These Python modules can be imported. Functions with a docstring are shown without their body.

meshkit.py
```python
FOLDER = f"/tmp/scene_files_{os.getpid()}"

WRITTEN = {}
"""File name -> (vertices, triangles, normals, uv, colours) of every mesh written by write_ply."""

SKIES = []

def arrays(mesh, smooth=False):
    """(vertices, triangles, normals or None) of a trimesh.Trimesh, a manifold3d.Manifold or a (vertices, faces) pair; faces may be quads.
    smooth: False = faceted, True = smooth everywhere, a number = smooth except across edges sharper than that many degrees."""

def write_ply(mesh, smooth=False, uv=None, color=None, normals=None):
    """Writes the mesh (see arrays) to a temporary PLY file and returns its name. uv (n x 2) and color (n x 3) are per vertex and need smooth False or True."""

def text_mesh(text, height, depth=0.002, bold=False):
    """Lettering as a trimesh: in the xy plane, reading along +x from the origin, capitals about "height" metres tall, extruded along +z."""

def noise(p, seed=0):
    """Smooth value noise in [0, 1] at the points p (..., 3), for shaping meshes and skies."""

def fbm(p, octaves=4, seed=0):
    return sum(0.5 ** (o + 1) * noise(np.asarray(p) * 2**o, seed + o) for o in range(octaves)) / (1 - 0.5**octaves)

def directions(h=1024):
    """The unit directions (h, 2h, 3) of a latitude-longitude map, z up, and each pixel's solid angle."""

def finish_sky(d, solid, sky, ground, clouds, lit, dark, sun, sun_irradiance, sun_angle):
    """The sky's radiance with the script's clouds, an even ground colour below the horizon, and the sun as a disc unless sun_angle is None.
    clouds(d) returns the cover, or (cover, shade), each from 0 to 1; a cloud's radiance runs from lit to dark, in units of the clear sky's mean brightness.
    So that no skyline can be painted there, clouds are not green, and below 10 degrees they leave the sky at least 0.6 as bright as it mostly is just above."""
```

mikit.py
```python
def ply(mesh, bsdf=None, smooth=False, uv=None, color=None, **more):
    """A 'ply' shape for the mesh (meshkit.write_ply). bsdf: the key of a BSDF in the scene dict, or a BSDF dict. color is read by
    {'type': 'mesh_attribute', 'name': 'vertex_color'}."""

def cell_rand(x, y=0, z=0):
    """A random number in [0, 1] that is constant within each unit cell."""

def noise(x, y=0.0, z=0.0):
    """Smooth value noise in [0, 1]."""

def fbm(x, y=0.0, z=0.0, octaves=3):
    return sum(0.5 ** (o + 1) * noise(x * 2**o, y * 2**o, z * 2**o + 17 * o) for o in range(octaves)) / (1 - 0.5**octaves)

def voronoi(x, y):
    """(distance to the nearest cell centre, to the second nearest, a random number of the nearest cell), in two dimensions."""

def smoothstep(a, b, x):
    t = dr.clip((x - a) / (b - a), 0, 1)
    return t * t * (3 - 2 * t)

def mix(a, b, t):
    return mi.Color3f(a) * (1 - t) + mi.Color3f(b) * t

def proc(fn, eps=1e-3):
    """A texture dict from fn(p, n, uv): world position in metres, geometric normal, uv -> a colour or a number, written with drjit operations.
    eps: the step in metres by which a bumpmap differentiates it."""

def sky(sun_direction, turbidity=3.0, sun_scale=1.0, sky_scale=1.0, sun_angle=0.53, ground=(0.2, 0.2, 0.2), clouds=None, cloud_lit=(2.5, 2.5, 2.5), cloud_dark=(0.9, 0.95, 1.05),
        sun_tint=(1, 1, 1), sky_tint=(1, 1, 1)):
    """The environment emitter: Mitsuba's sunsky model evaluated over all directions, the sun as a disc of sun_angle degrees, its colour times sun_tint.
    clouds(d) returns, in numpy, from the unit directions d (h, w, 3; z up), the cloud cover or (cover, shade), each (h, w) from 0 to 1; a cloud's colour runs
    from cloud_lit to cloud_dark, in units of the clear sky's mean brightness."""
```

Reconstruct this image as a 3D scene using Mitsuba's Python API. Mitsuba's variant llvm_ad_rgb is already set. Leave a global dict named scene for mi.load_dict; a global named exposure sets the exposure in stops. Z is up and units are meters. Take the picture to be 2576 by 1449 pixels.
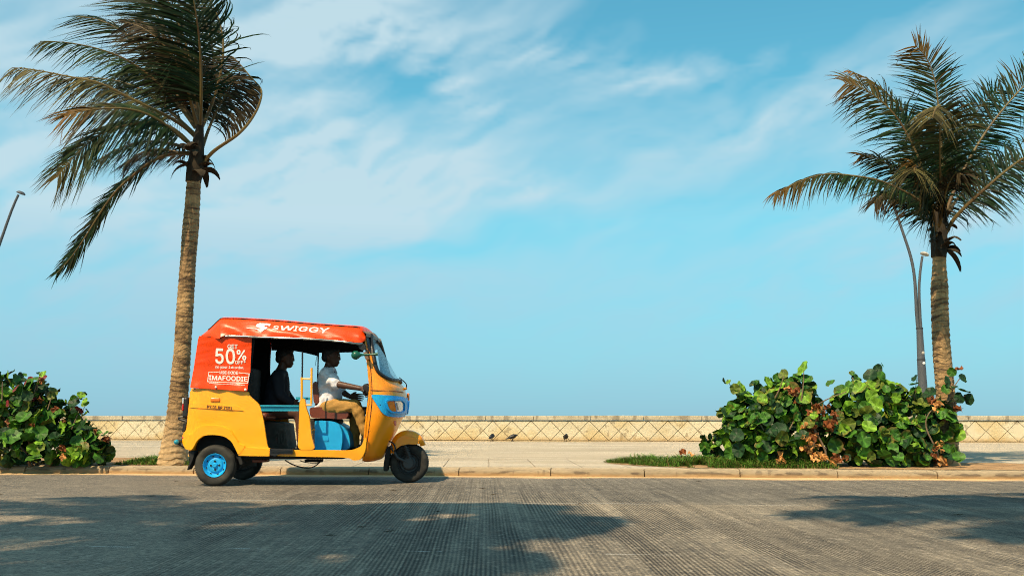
import math, random
import numpy as np
import drjit as dr
import mitsuba as mi
import trimesh
import manifold3d as m3
from scipy.interpolate import CubicSpline, PchipInterpolator
from shapely.geometry import Polygon, LineString
import mikit, meshkit
from mikit import noise, fbm, voronoi, cell_rand, smoothstep, mix

T = mi.ScalarTransform4f
scene, labels = {}, {}
rng = np.random.default_rng(7)
random.seed(7)

# ------------------------------------------------------------------ camera, light, exposure
EYE, PITCH, FOCAL = 0.71, math.atan(323.5 / 2500), 2500.0      # eye height (m), upward tilt, focal length for a 2576 wide frame
scene['camera'] = {'type': 'perspective', 'fov_axis': 'x', 'fov': math.degrees(2 * math.atan(1288 / FOCAL)),
                   'near_clip': 0.05, 'far_clip': 9000.0,
                   'to_world': T().look_at(origin=[0, 0, EYE], target=[0, math.cos(PITCH), EYE + math.sin(PITCH)], up=[0, 0, 1])}
exposure = 1.95
SUN_AZ, SUN_EL = math.radians(31), math.radians(50)
SUN = [-math.sin(SUN_AZ) * math.cos(SUN_EL), -math.cos(SUN_AZ) * math.cos(SUN_EL), math.sin(SUN_EL)]


def cloud_cover(d):
    az = np.degrees(np.arctan2(d[..., 0], d[..., 1]))
    el = np.degrees(np.arcsin(np.clip(d[..., 2], -1, 1)))
    wx = az + 3.0 * (meshkit.fbm(np.stack([az / 6, el / 4, az * 0], -1), 3, 3) - .5)
    wy = el + 2.2 * (meshkit.fbm(np.stack([az / 6, el / 4, az * 0 + 5], -1), 3, 9) - .5)
    # streaks that rise to the right
    a = math.radians(17)
    p, q = wx * math.cos(a) + wy * math.sin(a), -wx * math.sin(a) + wy * math.cos(a)
    streak = meshkit.fbm(np.stack([p / 9, q / 2.1, p * 0], -1), 5, 21)
    fine = meshkit.fbm(np.stack([p / 2.4, q / .8, p * 0 + 3], -1), 5, 33)
    big = meshkit.fbm(np.stack([az / 17, el / 8, az * 0 + 7], -1), 3, 40)
    cover = .24 + .95 * np.clip(streak - .42, 0, 1) + .17 * (fine - .5) + .45 * (big - .5) + .16 * np.clip(-az / 20, -1, 1)
    for (bx, by, rx, ry, tilt, k) in ((-11, 21.8, 6.5, 1.8, .15, .62), (-3.2, 19, 4.0, 1.5, -.45, .55), (3.0, 20.5, 5.5, 1.2, -.2, .5),
                                      (11, 19.5, 5.5, 1.1, .2, .45), (-10.5, 12, 8, 3.0, .45, .42), (-26, 12, 12, 10, 0, .30),
                                      (24, 12, 9, 8, .2, .20), (0, 12.5, 4, .9, .1, .30), (14, 16.5, 7, 1.3, .22, .3), (-13, 16, 4, 2.5, .5, .3),
                                      (17, 7, 11, 1.8, .25, .18)):
        c, s = math.cos(tilt), math.sin(tilt)
        dx, dy = wx - bx, wy - by
        g = np.exp(-(((dx * c + dy * s) / rx) ** 2 + ((-dx * s + dy * c) / ry) ** 2))
        cover = cover + 1.1 * k * g * (.05 + 2.6 * np.clip(fine - .22, 0, 1) * (.6 + .8 * streak))
    for (bx, by, rx, ry, tilt, k) in ((-7.5, 19.3, 5.0, 1.7, .1, .55), (2, 17, 6, 1.5, .1, .2), (8, 22.5, 7, 1.7, .2, .25), (-4, 9.5, 9, .9, .12, .25), (20, 22, 8, 2, .1, .3)):
        c, s = math.cos(tilt), math.sin(tilt)
        dx, dy = wx - bx, wy - by
        cover = cover - k * np.exp(-(((dx * c + dy * s) / rx) ** 2 + ((-dx * s + dy * c) / ry) ** 2))
    edge = 10.1 + .11 * (az + 9)
    cover = cover + (.10 + .50 * fine) / (1 + np.exp(-(wy - edge) / .22)) * np.exp(-((wy - 12.3) / 4.2) ** 2 - ((wx + 9.5) / 6.5) ** 2) - .10 * np.exp(-((wy - edge + .9) / 1.0) ** 2 - ((wx + 8) / 7) ** 2)
    low = np.clip(1 - el / 11, 0, 1) ** .8
    cover = np.clip(cover, 0, .92)
    haze = .80 * low
    total = 1 - (1 - cover * (1 - .6 * low)) * (1 - haze)
    return total, np.clip(haze / np.maximum(total, 1e-3), 0, 1) * .95


scene['sky'] = mikit.sky(SUN, turbidity=3.2, sky_scale=1.0, sky_tint=(.62, 1.36, 1.12), clouds=cloud_cover, cloud_lit=(1.40, 1.86, 2.06), cloud_dark=(.66, 1.20, 1.66),
                         sun_tint=(1.06, 1.0, .86), ground=(.25, .22, .18))

# ------------------------------------------------------------------ helpers
STREET = math.radians(6.2)                       # the street runs this much askew of the camera
CS, SN = math.cos(STREET), math.sin(STREET)
KERB_T, WALL_T, PAVE_Z = 12.13, 26.1, 0.085      # distance across the street to the kerb face and to the sea wall, height of the pavement


def at(px, py, y):
    """The point at distance y that a 2576 x 1449 drawing of the view shows at (px, py)."""
    u, v = (px - 1288) / FOCAL, (724.5 - py) / FOCAL
    dy, dz = math.cos(PITCH) - v * math.sin(PITCH), math.sin(PITCH) + v * math.cos(PITCH)
    return np.array([u * y / dy, y, EYE + dz * y / dy])


def side(cx, cy, y):
    """From the side elevation of the vehicle (2.3 units per source pixel) to metres at distance y."""
    return at((560 + cx / 2.3) * .73874, (1050 + cy / 2.3) * .73874, y)


def street(v):
    """(s along, t across, z) to world."""
    v = np.asarray(v, float)
    return np.stack([v[..., 0] * CS + v[..., 1] * SN, -v[..., 0] * SN + v[..., 1] * CS, v[..., 2]], -1)


def to_street(m):
    m = m.copy()
    m.vertices = street(m.vertices)
    return m


def numbered(key):
    if key not in taken:
        taken[key] = 0
        return key
    taken[key] += 1
    return f'{key}_{taken[key]:03d}'


taken = {}


def thing(name, label, category, group=None):
    key = numbered(name)
    labels[key] = {'label': label, 'category': category}
    if group:
        labels[key]['group'] = group
    return key


def put(name, mesh, bsdf, parent=None, smooth=40, label=None, kind=None, category=None, group=None, **kw):
    """One entry of the scene: a part of parent, or a thing of its own."""
    key = numbered(f'{parent}__{name}' if parent else name)
    scene[key] = mesh if isinstance(mesh, dict) else mikit.ply(mesh, bsdf, smooth=smooth, **kw)
    tags = {k: v for k, v in (('label', label), ('kind', kind), ('category', category), ('group', group)) if v}
    if tags:
        labels[key] = {**labels.get(key, {}), **tags}
    return key


def cat(*ms):
    return trimesh.util.concatenate([x for x in ms if x is not None])


def from_man(m):
    a = m.to_mesh()
    return trimesh.Trimesh(np.array(a.vert_properties[:, :3]), np.array(a.tri_verts), process=False)


def box(x0, x1, y0, y1, z0, z1):
    b = trimesh.creation.box(extents=(x1 - x0, y1 - y0, z1 - z0))
    b.apply_translation(((x0 + x1) / 2, (y0 + y1) / 2, (z0 + z1) / 2))
    return b


def rbox(x0, x1, y0, y1, z0, z1, r=.02, seg=12):
    s = m3.Manifold.sphere(r, seg)
    return from_man(m3.Manifold.batch_hull([s.translate((x, y, z)) for x in (x0 + r, x1 - r) for y in (y0 + r, y1 - r) for z in (z0 + r, z1 - r)]))


def curve(pts, n, closed=False):
    p = np.asarray(pts, float)
    d = np.concatenate([[0], np.cumsum(np.linalg.norm(np.diff(p, axis=0), axis=1) + 1e-9)])
    if len(p) < 3:
        return np.stack([np.interp(np.linspace(0, d[-1], n), d, p[:, k]) for k in range(p.shape[1])], 1)
    return CubicSpline(d, p)(np.linspace(0, d[-1], n))


def tube(pts, r, sides=8, cap=True):
    p = np.asarray(pts, float)
    n = len(p)
    r = np.broadcast_to(np.asarray(r, float), (n,))
    t = np.gradient(p, axis=0)
    t /= np.linalg.norm(t, axis=1, keepdims=True) + 1e-12
    a = np.cross(t[0], [0, 0, 1] if abs(t[0][2]) < .9 else [1, 0, 0])
    rows = []
    ang = np.arange(sides) * 2 * np.pi / sides
    for i in range(n):
        a = a - t[i] * np.dot(a, t[i])
        a /= np.linalg.norm(a) + 1e-12
        b = np.cross(t[i], a)
        rows.append(p[i] + r[i] * (np.cos(ang)[:, None] * a + np.sin(ang)[:, None] * b))
    v = np.concatenate(rows)
    f = []
    for i in range(n - 1):
        for j in range(sides):
            k = (j + 1) % sides
            f += [[i * sides + j, i * sides + k, (i + 1) * sides + k], [i * sides + j, (i + 1) * sides + k, (i + 1) * sides + j]]
    if cap:
        v = np.vstack([v, p[0], p[-1]])
        for j in range(sides):
            k = (j + 1) % sides
            f += [[n * sides, k, j], [n * sides + 1, (n - 1) * sides + j, (n - 1) * sides + k]]
    return trimesh.Trimesh(v, f, process=False)


def grid(g, flip=False, close_v=False):
    """A mesh over a grid of points (n, m, 3)."""
    g = np.asarray(g, float)
    n, m = g.shape[:2]
    i, j = np.meshgrid(np.arange(n - 1), np.arange(m if close_v else m - 1), indexing='ij')
    j2 = (j + 1) % m
    q = np.stack([i * m + j, (i + 1) * m + j, (i + 1) * m + j2, i * m + j2], -1).reshape(-1, 4)
    f = np.vstack([q[:, [0, 1, 2]], q[:, [0, 2, 3]]])
    return trimesh.Trimesh(g.reshape(-1, 3), f[:, ::-1] if flip else f, process=False)


def slab(poly, y0, y1, fine=None, warp=None, holes=()):
    """A plate: outline poly in (x, z), from y0 to y1."""
    pg = Polygon(poly, holes).buffer(0)
    pg = max(pg.geoms, key=lambda g: g.area) if hasattr(pg, 'geoms') else pg
    from shapely.geometry.polygon import orient
    pg = orient(pg)
    cs = m3.CrossSection([np.array(pg.exterior.coords)[:-1]] + [np.array(h.coords)[:-1] for h in pg.interiors])
    m = m3.Manifold.extrude(cs, y1 - y0)
    if fine:
        m = m.refine_to_length(fine)
    t = from_man(m)
    v = t.vertices
    v = np.stack([v[:, 0], y0 + v[:, 2], v[:, 1]], 1)
    if warp:
        v = warp(v)
    return trimesh.Trimesh(v, t.faces[:, ::-1], process=False)


def lathe_y(profile, centre, seg=40):
    """profile: (radius, y offset) pairs turned about the axis along y through centre."""
    pr = np.asarray(profile, float)
    a = np.arange(seg) * 2 * np.pi / seg
    g = np.stack([centre[0] + pr[:, :1] * np.cos(a), centre[1] + pr[:, 1:] + 0 * a, centre[2] + pr[:, :1] * np.sin(a)], -1)
    m = grid(g, close_v=True)
    if m.volume < 0:
        m.invert()
    return m


def ell(c, r, sub=2):
    s = trimesh.creation.icosphere(sub)
    s.vertices = s.vertices * np.asarray(r) + np.asarray(c)
    return s


def rot_to(normal, spin=0.0):
    """A rotation that takes z to normal, after a spin about z."""
    n = np.asarray(normal, float) / np.linalg.norm(normal)
    a = np.cross([0, 1, 0] if abs(n[1]) < .9 else [1, 0, 0], n)
    a /= np.linalg.norm(a)
    b = np.cross(n, a)
    c, s = math.cos(spin), math.sin(spin)
    return np.stack([a * c + b * s, -a * s + b * c, n], 1)


def m44(r, p, s=1.0):
    m = np.eye(4)
    m[:3, :3] = r * s
    m[:3, 3] = p
    return m


# ------------------------------------------------------------------ materials
def mat(name, base, rough=.6, two=True, bump=None, **kw):
    b = {'type': 'principled', 'base_color': {'type': 'rgb', 'value': list(base)} if isinstance(base, (tuple, list)) else mikit.proc(base), 'roughness': rough, **kw}
    if bump:
        b = {'type': 'bumpmap', 'arbitrary': mikit.proc(bump[0], eps=bump[2] if len(bump) > 2 else 1e-3), 'scale': bump[1], 'bsdf': b}
    scene[name] = {'type': 'twosided', 'bsdf': b} if two else b
    return name


def st_of(p):
    return p.x * CS - p.y * SN, p.x * SN + p.y * CS


def groove(p):
    """The broomed furrows of the concrete road, one every 19 mm, missing where worn and beyond the slab joint."""
    q = p.x + .029 * p.y + .030 * (noise(p.x * .9, p.y * .5) - .5) + .055 * noise(p.x * 4.3 + .1 * p.y, p.y * .25) + .006 * noise(p.x * 5, p.y * 1.1 + p.x)
    w = .5 + .5 * dr.cos(q * (2 * math.pi / .024))
    worn = smoothstep(.25, .58, fbm(q * .9 + 3, p.y * .35, 2.0, octaves=3)) * .5 + .5
    streaky = smoothstep(.15, .6, noise(q * 9, p.y * .7, 5.0))
    bound = smoothstep(-2.05, -1.75, p.x + .03 * p.y + .5 * (noise(p.x * 1.1, p.y * 1.4, 9.0) - .5) + .055 * (p.y - 8.0))
    return w * worn * bound * (.35 + .65 * streaky)


def road_colour(p, n, uv):
    s, t = st_of(p)
    big = fbm(p.x * .35, p.y * .5, 1.0, octaves=3)
    mid = fbm(p.x * 3.1, p.y * 5.0, 3.0, octaves=3)
    fine = fbm(p.x * 31 + p.y * 14, p.y * 22 - p.x * 12, 1.0, octaves=2)
    grit = noise(p.x * 88 + p.y * 60 + 2 * fine, p.y * 75 - p.x * 66, 2.0)
    c = mix((.080, .070, .057), (.215, .180, .132), dr.clip(.15 + .75 * big + .5 * (mid - .5) + .8 * (fine - .5) + .75 * (grit - .5), 0, 1))
    q = p.x + .029 * p.y
    band = smoothstep(-2.05, -1.75, q + .5 * (noise(p.x * 1.1, p.y * 1.4, 9.0) - .5) + .055 * (p.y - 8.0))
    streak = .35 * noise(q * 17, p.y * .55, 3.0) + .65 * noise(q * 58, p.y * .9 + q, 7.0)
    c = c * (1 + band * .75 * (streak - .5)) * (1 - .72 * groove(p) * smoothstep(11.5, 7.5, t))
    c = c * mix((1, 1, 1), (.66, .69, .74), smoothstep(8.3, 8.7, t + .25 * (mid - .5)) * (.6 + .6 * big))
    c = mix(c, (.30, .27, .235), .30 * smoothstep(.70, .82, fine) * smoothstep(.45, .6, grit))
    # the joint along the lane and worn lane dashes
    j = t - 8.42
    c = mix(c, (.05, .05, .05), smoothstep(.022, .006, dr.abs(j - .02 * noise(s * 3))) * .75)
    c = mix(c, (.40, .38, .34), smoothstep(.016, .004, dr.abs(j + .03 - .02 * noise(s * 3))) * smoothstep(.3, .6, noise(s * 1.7, 3.0)) * .7)
    dash = smoothstep(.018, .008, dr.abs(t - 5.35)) * smoothstep(.62, .72, noise(s * 4.0, 1.0) * .6 + .4 * noise(s * 30, t * 60)) * smoothstep(.5, .3, dr.abs(s + 1.5) / 4)
    c = mix(c, (.55, .53, .49), dash * .45)
    # transverse slab joint
    tj = p.x + .029 * p.y - 3.25
    c = mix(c, (.045, .045, .045), smoothstep(.022, .008, dr.abs(tj + .02 * noise(p.y * 4))) * .6 * smoothstep(7.8, 8.6, t))
    # sand blown against the kerb
    sand = smoothstep(.48, .12, (KERB_T - t) + .40 * (fbm(s * 1.3, 4.0, 1.0, octaves=3) - .5) + .12 * (fine - .5))
    return mix(c, mi.Color3f(.46, .30, .15) * (.75 + .5 * mid), sand * .95)


def road_height(p, n, uv):
    u, v = p.x * .8 + p.y * .6, p.y * .8 - p.x * .6
    return groove(p) * -.9 + .8 * fbm(u * 40, v * 40, 1.0, octaves=2) + .5 * noise(v * 110 + 3 * noise(u * 30, v * 30), u * 110)


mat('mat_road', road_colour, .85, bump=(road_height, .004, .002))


def pave_colour(p, n, uv):
    s, t = st_of(p)
    big = fbm(s * .25, t * .8, 1.0, octaves=3)
    mid = fbm(s * .8, t * 2.6, 3.0, octaves=3)
    fine = fbm(s * 22, t * 22, 2.0, octaves=2)
    c = mix((.175, .148, .108), (.31, .262, .195), dr.clip(.2 + .7 * big + .4 * (mid - .5) + .45 * (fine - .5), 0, 1))
    c = mix(c, (.40, .36, .29), smoothstep(.66, .78, noise(s * .9, t * 5, 8.0)) * .35)
    c = mix(c, (.34, .225, .095), smoothstep(1.3, .1, WALL_T - t + .8 * (mid - .5)) * .6)
    return c


mat('mat_pavement', pave_colour, .85, bump=(lambda p, n, uv: fbm(p.x * 30, p.y * 30, 1.0, octaves=2), .004, .004))


def kerb_colour(p, n, uv):
    s, t = st_of(p)
    mid = fbm(s * 2.2, p.z * 9, t * 6, octaves=3)
    fine = fbm(s * 30, p.z * 40, t * 40, octaves=2)
    c = mix((.22, .165, .10), (.37, .285, .18), dr.clip(.15 + .8 * mid + .5 * (fine - .5), 0, 1))
    c = mix(c, (.085, .06, .04), smoothstep(.50, .68, fbm(s * 6, p.z * 26, 4.0, octaves=3)) * .8 * smoothstep(.080, .045, p.z))
    c = mix(c, (.10, .075, .05), smoothstep(.66, .74, fbm(s * 15, t * 15, 2.0, octaves=3)) * .5)
    low = smoothstep(.045, .0, p.z - .03 * (mid - .3))
    return mix(c, (.40, .235, .095), low * .8)


mat('mat_kerb', kerb_colour, .85, bump=(lambda p, n, uv: fbm(p.x * 24, p.y * 24, p.z * 24, octaves=3), .012, .004))


def wall_colour(p, n, uv):
    s, t = st_of(p)
    big = fbm(s * .7, p.z * 2.2, 1.0, octaves=3)
    slab_tone = noise(s * 2.0 + 7, p.z * .7, 4.0)
    spot = fbm(s * 9, p.z * 9, 2.0, octaves=3)
    c = mix((.50, .42, .275), (.66, .585, .42), dr.clip(.1 + .6 * big + .4 * slab_tone, 0, 1))
    c = mix(c, (.52, .36, .12), smoothstep(.50, .75, fbm(s * 1.3 + 5, p.z * 1.9 - .4, 6.0, octaves=3)) * .45)
    c = mix(c, (.17, .13, .08), smoothstep(.68, .76, spot) * .5)
    return mix(c, (.40, .25, .09), smoothstep(.13, .0, p.z - PAVE_Z - .06 * spot) * .55)


mat('mat_wall', wall_colour, .8, bump=(lambda p, n, uv: fbm(p.x * 20, p.y * 20, p.z * 20, octaves=3), .008, .004))


def coping_colour(p, n, uv):
    s, t = st_of(p)
    a = fbm(s * 1.6, p.z * 14, 1.0, octaves=3)
    drip = smoothstep(.55, .75, noise(s * 11, p.z * 2.5, 3.0))
    c = mix((.36, .30, .20), (.54, .47, .345), a)
    return mix(c, (.14, .11, .08), drip * .55)


mat('mat_coping', coping_colour, .85, bump=(lambda p, n, uv: fbm(p.x * 16, p.y * 16, p.z * 20, octaves=3), .010, .004))
mat('mat_joint', (.09, .065, .035), .9)
mat('mat_soil', lambda p, n, uv: mix((.13, .075, .035), (.34, .215, .11), fbm(p.x * 7, p.y * 7, 1.0, octaves=4)), .95,
    bump=(lambda p, n, uv: fbm(p.x * 25, p.y * 25, 1.0, octaves=3), .02, .004))
mat('mat_ground', lambda p, n, uv: mix((.20, .16, .11), (.30, .24, .17), fbm(p.x * .6, p.y * .6, 1.0, octaves=4)), .95)
mat('mat_sea', (.03, .10, .14), .12, bump=(lambda p, n, uv: fbm(p.x * .5, p.y * 1.2, 1.0, octaves=4), .35, .05))


def paint_dirt(base, dark, k=.5, z0=.42):
    def f(p, n, uv):
        a = fbm(p.x * 3.0, p.y * 3, p.z * 3.0, octaves=3)
        b = fbm(p.x * 22, p.y * 22, p.z * 22, octaves=3)
        c = mi.Color3f(base) * (.90 + .2 * a)
        low = smoothstep(z0, .2, p.z + .2 * (a - .5))
        c = mix(c, dark, dr.clip(low * k * (.3 + b) + smoothstep(.74, .80, fbm(p.x * 41, p.y * 41, p.z * 55, octaves=2)) * .45 * smoothstep(.45, .65, a), 0, .9))
        return c
    return f


mat('mat_yellow', paint_dirt((.95, .38, .003), (.36, .12, .01), .32), .34, clearcoat=.35, clearcoat_gloss=.8,
    bump=(lambda p, n, uv: fbm(p.x * 5, p.y * 5, p.z * 5, octaves=2), .006, .004))
mat('mat_cowl', paint_dirt((.95, .305, .003), (.34, .09, .01), .25), .28, clearcoat=.5, clearcoat_gloss=.85)


def vinyl_wave(p, n, uv):
    return fbm(p.x * 2.2 + 1.3 * p.z, p.y * 3, p.z * 9 - 2.0 * p.x, octaves=3) + .3 * fbm(p.x * 9, p.y * 9, p.z * 16, octaves=2)


mat('mat_vinyl', lambda p, n, uv: mi.Color3f(.86, .060, .003) * (.85 + .3 * fbm(p.x * 2, p.y * 2, p.z * 3, octaves=3)), .33, bump=(vinyl_wave, .012, .006), clearcoat=.05, clearcoat_gloss=.8, specular=.3)
mat('mat_lining', (.008, .008, .009), .9)  # near-black vinyl lining; the deep shade of the cabin is put into its colour
mat('mat_white_print', (.80, .77, .72), .5)
mat('mat_blue', lambda p, n, uv: mix((.008, .32, .68), (.010, .40, .80), fbm(p.x * 6, p.y * 6, p.z * 6, octaves=3)), .38, clearcoat=.3)
mat('mat_blue_rail', lambda p, n, uv: mix((.010, .22, .33), (.02, .33, .45), fbm(p.x * 9, p.y * 9, p.z * 30, octaves=3)), .45)
mat('mat_rubber', lambda p, n, uv: mix((.012, .012, .011), (.050, .046, .036), smoothstep(.35, .75, fbm(p.x * 9, p.y * 9, p.z * 9, octaves=3))), .8)
mat('mat_black', (.013, .013, .014), .45)
mat('mat_black_matt', (.015, .015, .015), .85)
mat('mat_metal', (.35, .35, .36), .35, metallic=.8)
mat('mat_dark_metal', (.05, .05, .052), .5, metallic=.3)
mat('mat_hatch', lambda p, n, uv: mix((.035, .032, .028), (.10, .09, .075), fbm(p.x * 12, p.y * 12, p.z * 12, octaves=3)), .7)
mat('mat_lamp_pole', lambda p, n, uv: mix((.050, .054, .062), (.095, .10, .11), fbm(p.x * 4, p.y * 4, p.z * 2, octaves=3)), .55)
mat('mat_lamp_head', (.45, .40, .33), .5)
mat('mat_seat', lambda p, n, uv: mi.Color3f(.145, .034, .017) * (.7 + .6 * fbm(p.x * 8, p.y * 8, p.z * 8, octaves=3)), .42)
mat('mat_amber', (.90, .20, .01), .2, clearcoat=.8)
mat('mat_red', (.55, .015, .012), .25, clearcoat=.6)
mat('mat_lens', (.75, .77, .78), .12, metallic=.5)
mat('mat_horn', lambda p, n, uv: mix((.004, .07, .045), (.01, .13, .08), fbm(p.x * 20, p.y * 20, p.z * 20, octaves=2)), .35)
mat('mat_brown_rim', (.20, .11, .06), .5)
mat('mat_plate_ink', (.10, .022, .008), .6)
mat('mat_skin', (.075, .030, .016), .5)
mat('mat_hair', (.006, .005, .005), .7)
mat('mat_eye', (.55, .52, .48), .3)
mat('mat_shirt', lambda p, n, uv: mi.Color3f(.72, .70, .74) * (.86 + .28 * fbm(p.x * 6, p.y * 6, p.z * 6, octaves=2)), .8, bump=(lambda p, n, uv: fbm(p.x * 10 + p.z * 6, p.y * 8, p.z * 14 - p.x * 8, octaves=2), .03, .004))
mat('mat_trousers', lambda p, n, uv: mix((.32, .165, .035), (.46, .255, .065), fbm(p.x * 9, p.y * 9, p.z * 9, octaves=3)), .85, bump=(lambda p, n, uv: fbm(p.x * 12, p.y * 9, p.z * 12, octaves=2), .025, .004))
mat('mat_dark_shirt', (.011, .011, .018), .85)
mat('mat_brown_trousers', (.085, .034, .020), .85)
mat('mat_shoe', (.015, .013, .012), .4)
mat('mat_crow', (.012, .012, .014), .45)
mat('mat_crow_grey', (.07, .065, .06), .7)
scene['mat_glass'] = {'type': 'blendbsdf', 'weight': .42, 'clear': {'type': 'null'}, 'gloss': {'type': 'twosided', 'bsdf': {'type': 'roughconductor', 'alpha': .10, 'specular_reflectance': {'type': 'rgb', 'value': [.80, .90, .95]}}}}
scene['mat_leaf'] = {'type': 'twosided', 'bsdf': {'type': 'principled', 'base_color': {'type': 'mesh_attribute', 'name': 'vertex_color'}, 'roughness': .55, 'specular': .3}}
scene['mat_frond'] = {'type': 'twosided', 'bsdf': {'type': 'principled', 'base_color': {'type': 'mesh_attribute', 'name': 'vertex_color'}, 'roughness': .6, 'specular': .15}}


def trunk_colour(p, n, uv):
    ring = fbm(p.z * 17 + 2.2 * noise(p.x * 7, p.y * 7, p.z * 3), p.x * 3, p.y * 3, octaves=3)
    hair = fbm(p.x * 45, p.y * 45, p.z * 7, octaves=2)
    c = mix((.12, .068, .030), (.46, .29, .13), dr.clip(1.2 * ring - .1 + .7 * (hair - .5), 0, 1))
    c = mix(c, (.055, .032, .018), smoothstep(.60, .72, noise(p.z * 34 + 3 * noise(p.x * 6, p.y * 6, p.z * 2), p.x * 4, p.y * 4)) * .75)
    ph = p.z / .072 + 1.7 * noise(p.x * 5, p.y * 5, p.z * 2.0)
    fr = ph - dr.floor(ph)
    line = smoothstep(.20, .06, fr) * smoothstep(.25, .55, noise(p.x * 11, p.y * 11, p.z * 5.0))
    c = mix(c, (.035, .022, .013), line * .85)
    return mix(c, (.52, .37, .20), smoothstep(1.0, .25, p.z) * .50)


mat('mat_trunk', trunk_colour, .9, bump=(lambda p, n, uv: fbm(p.x * 30, p.y * 30, p.z * 22, octaves=3), .02, .004))
mat('mat_rachis', lambda p, n, uv: mix((.085, .040, .010), (.15, .11, .025), noise(p.x * 3, p.y * 3, p.z * 3)), .6)
mat('mat_husk', lambda p, n, uv: mix((.012, .009, .005), (.050, .034, .016), fbm(p.x * 20, p.y * 20, p.z * 9, octaves=3)), .95)
mat('mat_stem', lambda p, n, uv: mix((.10, .06, .035), (.26, .18, .11), fbm(p.x * 14, p.y * 14, p.z * 8, octaves=2)), .9)

# ------------------------------------------------------------------ the setting
S0, S1 = -60.0, 60.0
far = 6000.0
put('ground', street(np.array([[[-far, -far, -.06], [-far, -14, -.06]], [[far, -far, -.06], [far, -14, -.06]]])).reshape(-1, 3)[[0, 2, 3, 1]] if False else
    trimesh.Trimesh(street([[-far, -far, -.03], [far, -far, -.03], [far, WALL_T + .5, -.03], [-far, WALL_T + .5, -.03]]), [[0, 1, 2], [0, 2, 3]], process=False), 'mat_ground', kind='structure', smooth=False)
put('sea', trimesh.Trimesh(street([[-far, WALL_T + .4, -2.6], [far, WALL_T + .4, -2.6], [far, far, -2.6], [-far, far, -2.6]]), [[0, 1, 2], [0, 2, 3]], process=False), 'mat_sea', kind='structure', smooth=False)
put('road', to_street(box(S0, S1, -6.0, KERB_T + .02, -.02, 0)), 'mat_road', kind='structure', smooth=False)

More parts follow.
